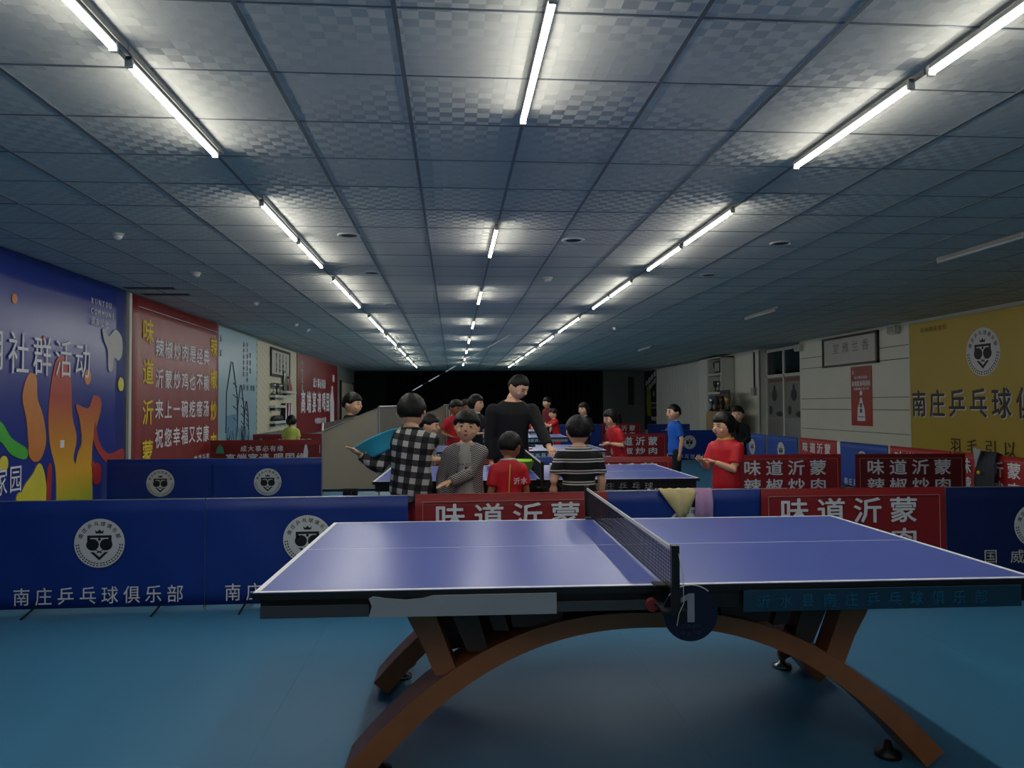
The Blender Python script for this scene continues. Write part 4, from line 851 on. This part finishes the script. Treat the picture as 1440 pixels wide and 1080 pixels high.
    for j in joints: arm(b, j, g * .9, 2.0 if sleeve == 'long' else .72)
    sh = remesh_ob(b, 'shirt', shirt, t, vox)
    if over:
        b = B(); torso(b, g + .018, [(.40, .092, .072)] + [q for q in tz if .46 <= q[0] <= .80] + [(.815, .056, .046)])
        for j in joints: arm(b, j, g + .006, 2.0)
        def cut(w):
            w.b.faces.ensure_lookup_table(); F = []
            for f in w.b.faces:
                c = f.calc_center_median(); z = c.z / h; wd = (.030 + .10 * max(0, .80 - z) ** 1.0 * .8) * h
                if (-.088 * h - .02 < c.y < -.012 * h and abs(c.x) < wd and z > .39) or (z > .805 and abs(c.x) < .05 * h): F.append(f)
            bmesh.ops.delete(w.b, geom=F, context='FACES')
        remesh_ob(b, 'cardigan', over, t, vox, post=cut)
    if collar:
        b = B(); n = 20; c0 = LN(Vector((0, 0, .818 * h))); Mx = Matrix.Rotation(lean, 3, 'X')
        b.tube([c0 + Mx @ Vector((.048 * h * bw * cos(2 * pi * k / n), .040 * h * bw * sin(2 * pi * k / n) - .004 * h, (.006 * sin(2 * pi * k / n)) * h)) for k in range(n + 1)], .008 * h, 6)
        b.ob('collar', collar, t, True)
    b = B()
    for s in (-1, 1): leg(b, s, .008, 1.0)
    b.rings([(0, 0, .42 * h, .085 * h * bw, .062 * h), (0, 0, .48 * h, .092 * h * bw, .068 * h), (0, 0, .54 * h, .086 * h * bw, .064 * h)], 16)
    remesh_ob(b, 'trousers', pants, t, .018)
    for s in (-1, 1):
        b = B(); b.rings([(s * .058 * h, -.028 * h, .0, .030 * h, .075 * h), (s * .058 * h, -.028 * h, .018 * h, .031 * h, .076 * h), (s * .058 * h, -.02 * h, .04 * h, .028 * h, .06 * h), (s * .057 * h, .006 * h, .062 * h, .026 * h, .032 * h)], 14)
        b.ob('shoe', shoes or M_white, t, True)
    return t, hp, joints, V
REDS = mat('red_sport_shirt', (206, 26, 40), .6, var=.08, bump=.1); BLK = mat('black_cloth', (17, 18, 20), .85, var=.1); NAVY = mat('navy_cloth', (26, 30, 48), .85); YEL = mat('yellow_piping', (220, 180, 60), .6)
PLAID = pattern_mat('black_white_check', 'plaid', (14, 14, 15), (62, 62, 64), (196, 194, 190), s=.046)
STRIPE = pattern_mat('black_white_stripe', 'stripe', (15, 15, 17), (205, 203, 200), s=.088)
WEAVE = pattern_mat('grey_zigzag_knit', 'weave', (36, 36, 40), (176, 174, 172), s=.018)
ARM0 = ((-.13, -.03, .46), (.13, -.03, .46))

# boy in checked shirt, back to camera, holding the cyan basin out to the left
pl, _, _, _ = person('boy in black and white checked shirt seen from behind, holding a cyan basin', -.33, 5.97, 168, 1.47, PLAID, M_red, ((.06, -.22, .66), (.245, .11, .69)), 'long', hair='short', hyaw=8, hpitch=8, build=1.25, collar=PLAID)
# boy in the cardigan looking at camera, hand on the table
cg, hpc, jc, Vc = person('boy in grey patterned cardigan looking at the camera, hand on the table', .10, 6.02, -6, 1.335, mat('pale_grey_tshirt', (168, 166, 160), .85), BLK, ((-.14, .0, .47), (-.085, -.17, .60)), 'long', hair='fringe', hyaw=2, hpitch=-2, hroll=4, over=WEAVE)
h_ = 1.335
tshirt = [o for o in cg.children if o.name.startswith('shirt')][0]
b = B(); b.box(.0, .045 * h_, -.084 * h_, -.07 * h_, .61 * h_, .68 * h_); b.ob('maroon_print', mat('maroon_print', (92, 24, 38), .7), tshirt)
lettering([('NAXD', (0, -.084 * h_, .695 * h_), X, Z, .03, .025, .03), ('88', (-.03 * h_, -.085 * h_, .63 * h_), X, Z, .06, .09, .04)], M_black, tshirt, .01)
coach, _, _, _ = person('adult coach in black long-sleeved shirt leaning over the second table', .62, 8.22, 14, 1.76, BLK, BLK, ((-.13, -.02, .45), (.16, -.30, .50)), 'long', adult=True, lean=.16, hyaw=34, hpitch=30, hair='buzz', skin=M_skin, build=1.22)
wb_ = thing('wristwatch', 'black wristwatch on the lowered arm of the coach', 'watch', (.80, 7.70, .97)); B().rings([(0, 0, -.012, .036, .034), (0, 0, .012, .036, .034)]).ob('strap', M_black, wb_, True); B().ell((0, -.036, 0), (.015, .006, .015)).ob('dial', M_greyd, wb_, True)
rd, _, _, _ = person('small boy in red sports shirt with yellow piping, back to camera', .43, 5.93, 195, 1.17, REDS, NAVY, ARM0, 'short', hyaw=-40, hpitch=12, skin=M_skin2, collar=M_white)
b = B(); b.tube([(.02, .10, .93), (.03, .105, .80), (.03, .09, .62)], .005, 6); b.ob('piping', YEL, rd); b = B(); b.tube([(-.03, .10, .93), (-.12, .03, .88)], .005, 6)
lettering([('沂水', (-.06, .108, .80), -X, Z, .05, .05, .06)], M_white, rd, .02)
st, _, _, _ = person('boy in black T-shirt with white double stripes seen from behind', .99, 5.95, 180, 1.29, STRIPE, BLK, ((-.14, -.06, .47), (.15, -.05, .48)), 'short', build=1.15, hair='short')
g8, _, _, _ = person('girl in red sports shirt at the right, turned left, hands at her chest', 2.52, 6.85, -62, 1.30, REDS, NAVY, ((-.08, -.16, .66), (.04, -.16, .66)), 'short', hair='long', girl=True, hyaw=-8, hpitch=4, collar=YEL, build=1.2)
b = B(); b.tube([(-.10, .02, 1.05), (-.135, .0, .97), (-.13, .0, .88)], .006, 6); b.ob('piping', YEL, g8)
lettering([('沂蒙', (-.185, -.02, .90), Vector((0, 1, 0)) * -1, Z, .05, .05, .055)], M_white, g8, .03)
bl8, _, _, _ = person('boy in bright blue T-shirt and black trousers standing in profile facing left', 3.42, 11.5, -80, 1.385, mat('bright_blue_cotton', (16, 98, 206), .75), BLK, ((-.12, -.0, .46), (.12, .0, .46)), 'short', hair='buzz')
person('boy in black top behind the girl in red at right', 4.66, 12.1, -35, 1.34, BLK, BLK, ((-.06, -.14, .56), (.08, -.14, .56)), 'long', detail=0)
g7, _, _, _ = person('girl in red sports shirt at the right end of the third table, leaning forward', 2.45, 11.0, -70, 1.33, REDS, REDS, ((-.10, -.14, .60), (.05, -.16, .62)), 'short', lean=.3, hair='long', girl=True, hpitch=10)
person('child in lime green top with number, seen from behind by the cream banner', -3.14, 15.0, 180, 1.21, mat('lime_cotton', (190, 206, 96), .8), NAVY, ARM0, 'short', hair='long', girl=True, detail=0)
person('boy in black shirt behind the grey catch net, facing right', -1.36, 10.2, 70, 1.555, BLK, NAVY, ARM0, 'short', detail=0, hpitch=4)
person('boy in white and black behind the checked shirt, facing right with a bat', -.29, 8.45, 75, 1.29, mat('grey_white_cotton', (150, 148, 146), .8), BLK, ((.02, -.18, .62), (.10, -.16, .60)), 'short', detail=0, hpitch=8)
person('boy in red sports shirt standing beyond the third table, looking right', .02, 13.2, 25, 1.485, REDS, REDS, ((-.10, -.12, .58), (.10, -.12, .58)), 'short', detail=0, hyaw=15, hpitch=12, skin=M_skin2)
person('boy in white collar between the red shirt and the woman in black', .22, 13.75, 30, 1.49, BLK, NAVY, ARM0, 'short', detail=0, collar=M_white, hyaw=10, skin=M_skin2)
person('woman in black top with white collar, looking right beside the coach', .36, 12.5, 40, 1.555, BLK, BLK, ((-.05, -.14, .60), (.1, -.14, .6)), 'short', detail=0, hair='long', collar=M_white, hyaw=20)
person('child in red shirt reaching left over the farthest table', 2.52, 18.3, -75, 1.30, REDS, REDS, ((-.10, -.30, .72), (.05, -.32, .74)), 'short', lean=.2, detail=0, skin=M_skin)
person('child in red and white shirt bending toward the child in red', 1.98, 20.1, 60, 1.30, REDS, NAVY, ((-.1, -.28, .66), (.1, -.30, .68)), 'short', lean=.45, detail=0)
person('person in dark red top in the shadows at the back', 2.75, 22.0, -60, 1.60, mat('dark_red_cloth', (110, 22, 28), .8), BLK, ARM0, 'long', detail=0)
person('person in black with pale face mask in the dark behind the striped boy', 2.72, 15.6, -50, 1.42, BLK, BLK, ((-.02, -.16, .62), (.1, -.1, .6)), 'long', detail=0, hair='long', collar=M_white)
# jacket hanging over the side barrier
j = thing('dark_jacket', 'dark grey jacket draped over the red barrier below the yellow banner', 'jacket', (6.35, 8.62, 0))
b = B(); g = []
for i in range(9):
    yy = -.16 + .32 * i / 8; ww_ = .02 * sin(i * 1.9)
    g.append([b.b.verts.new(p) for p in ((.14, yy, .45), (.12, yy * .9, .77), (.05, yy * .85, .80), (-.0 + ww_, yy, .68), (-.03 + ww_, yy * 1.1, .45), (-.02 + ww_, yy * .95, .18))])
for i in range(8):
    for q in range(5): b.b.faces.new((g[i][q], g[i + 1][q], g[i + 1][q + 1], g[i][q + 1]))
o = b.ob('cloth', mat('dark_grey_cloth', (52, 56, 64), .85), j, True); md = o.modifiers.new('s', 'SOLIDIFY'); md.thickness = .012
B().poly([(-.035, .02, .82), (-.035, .16, .84), (-.05, .10, .60)], (.008, 0, 0)).ob('lining_flap', M_lgrey, j); B().ell((-.055, .04, .545), (.02, .025, .025)).ob('yellow_badge', M_yellowp, j, True)
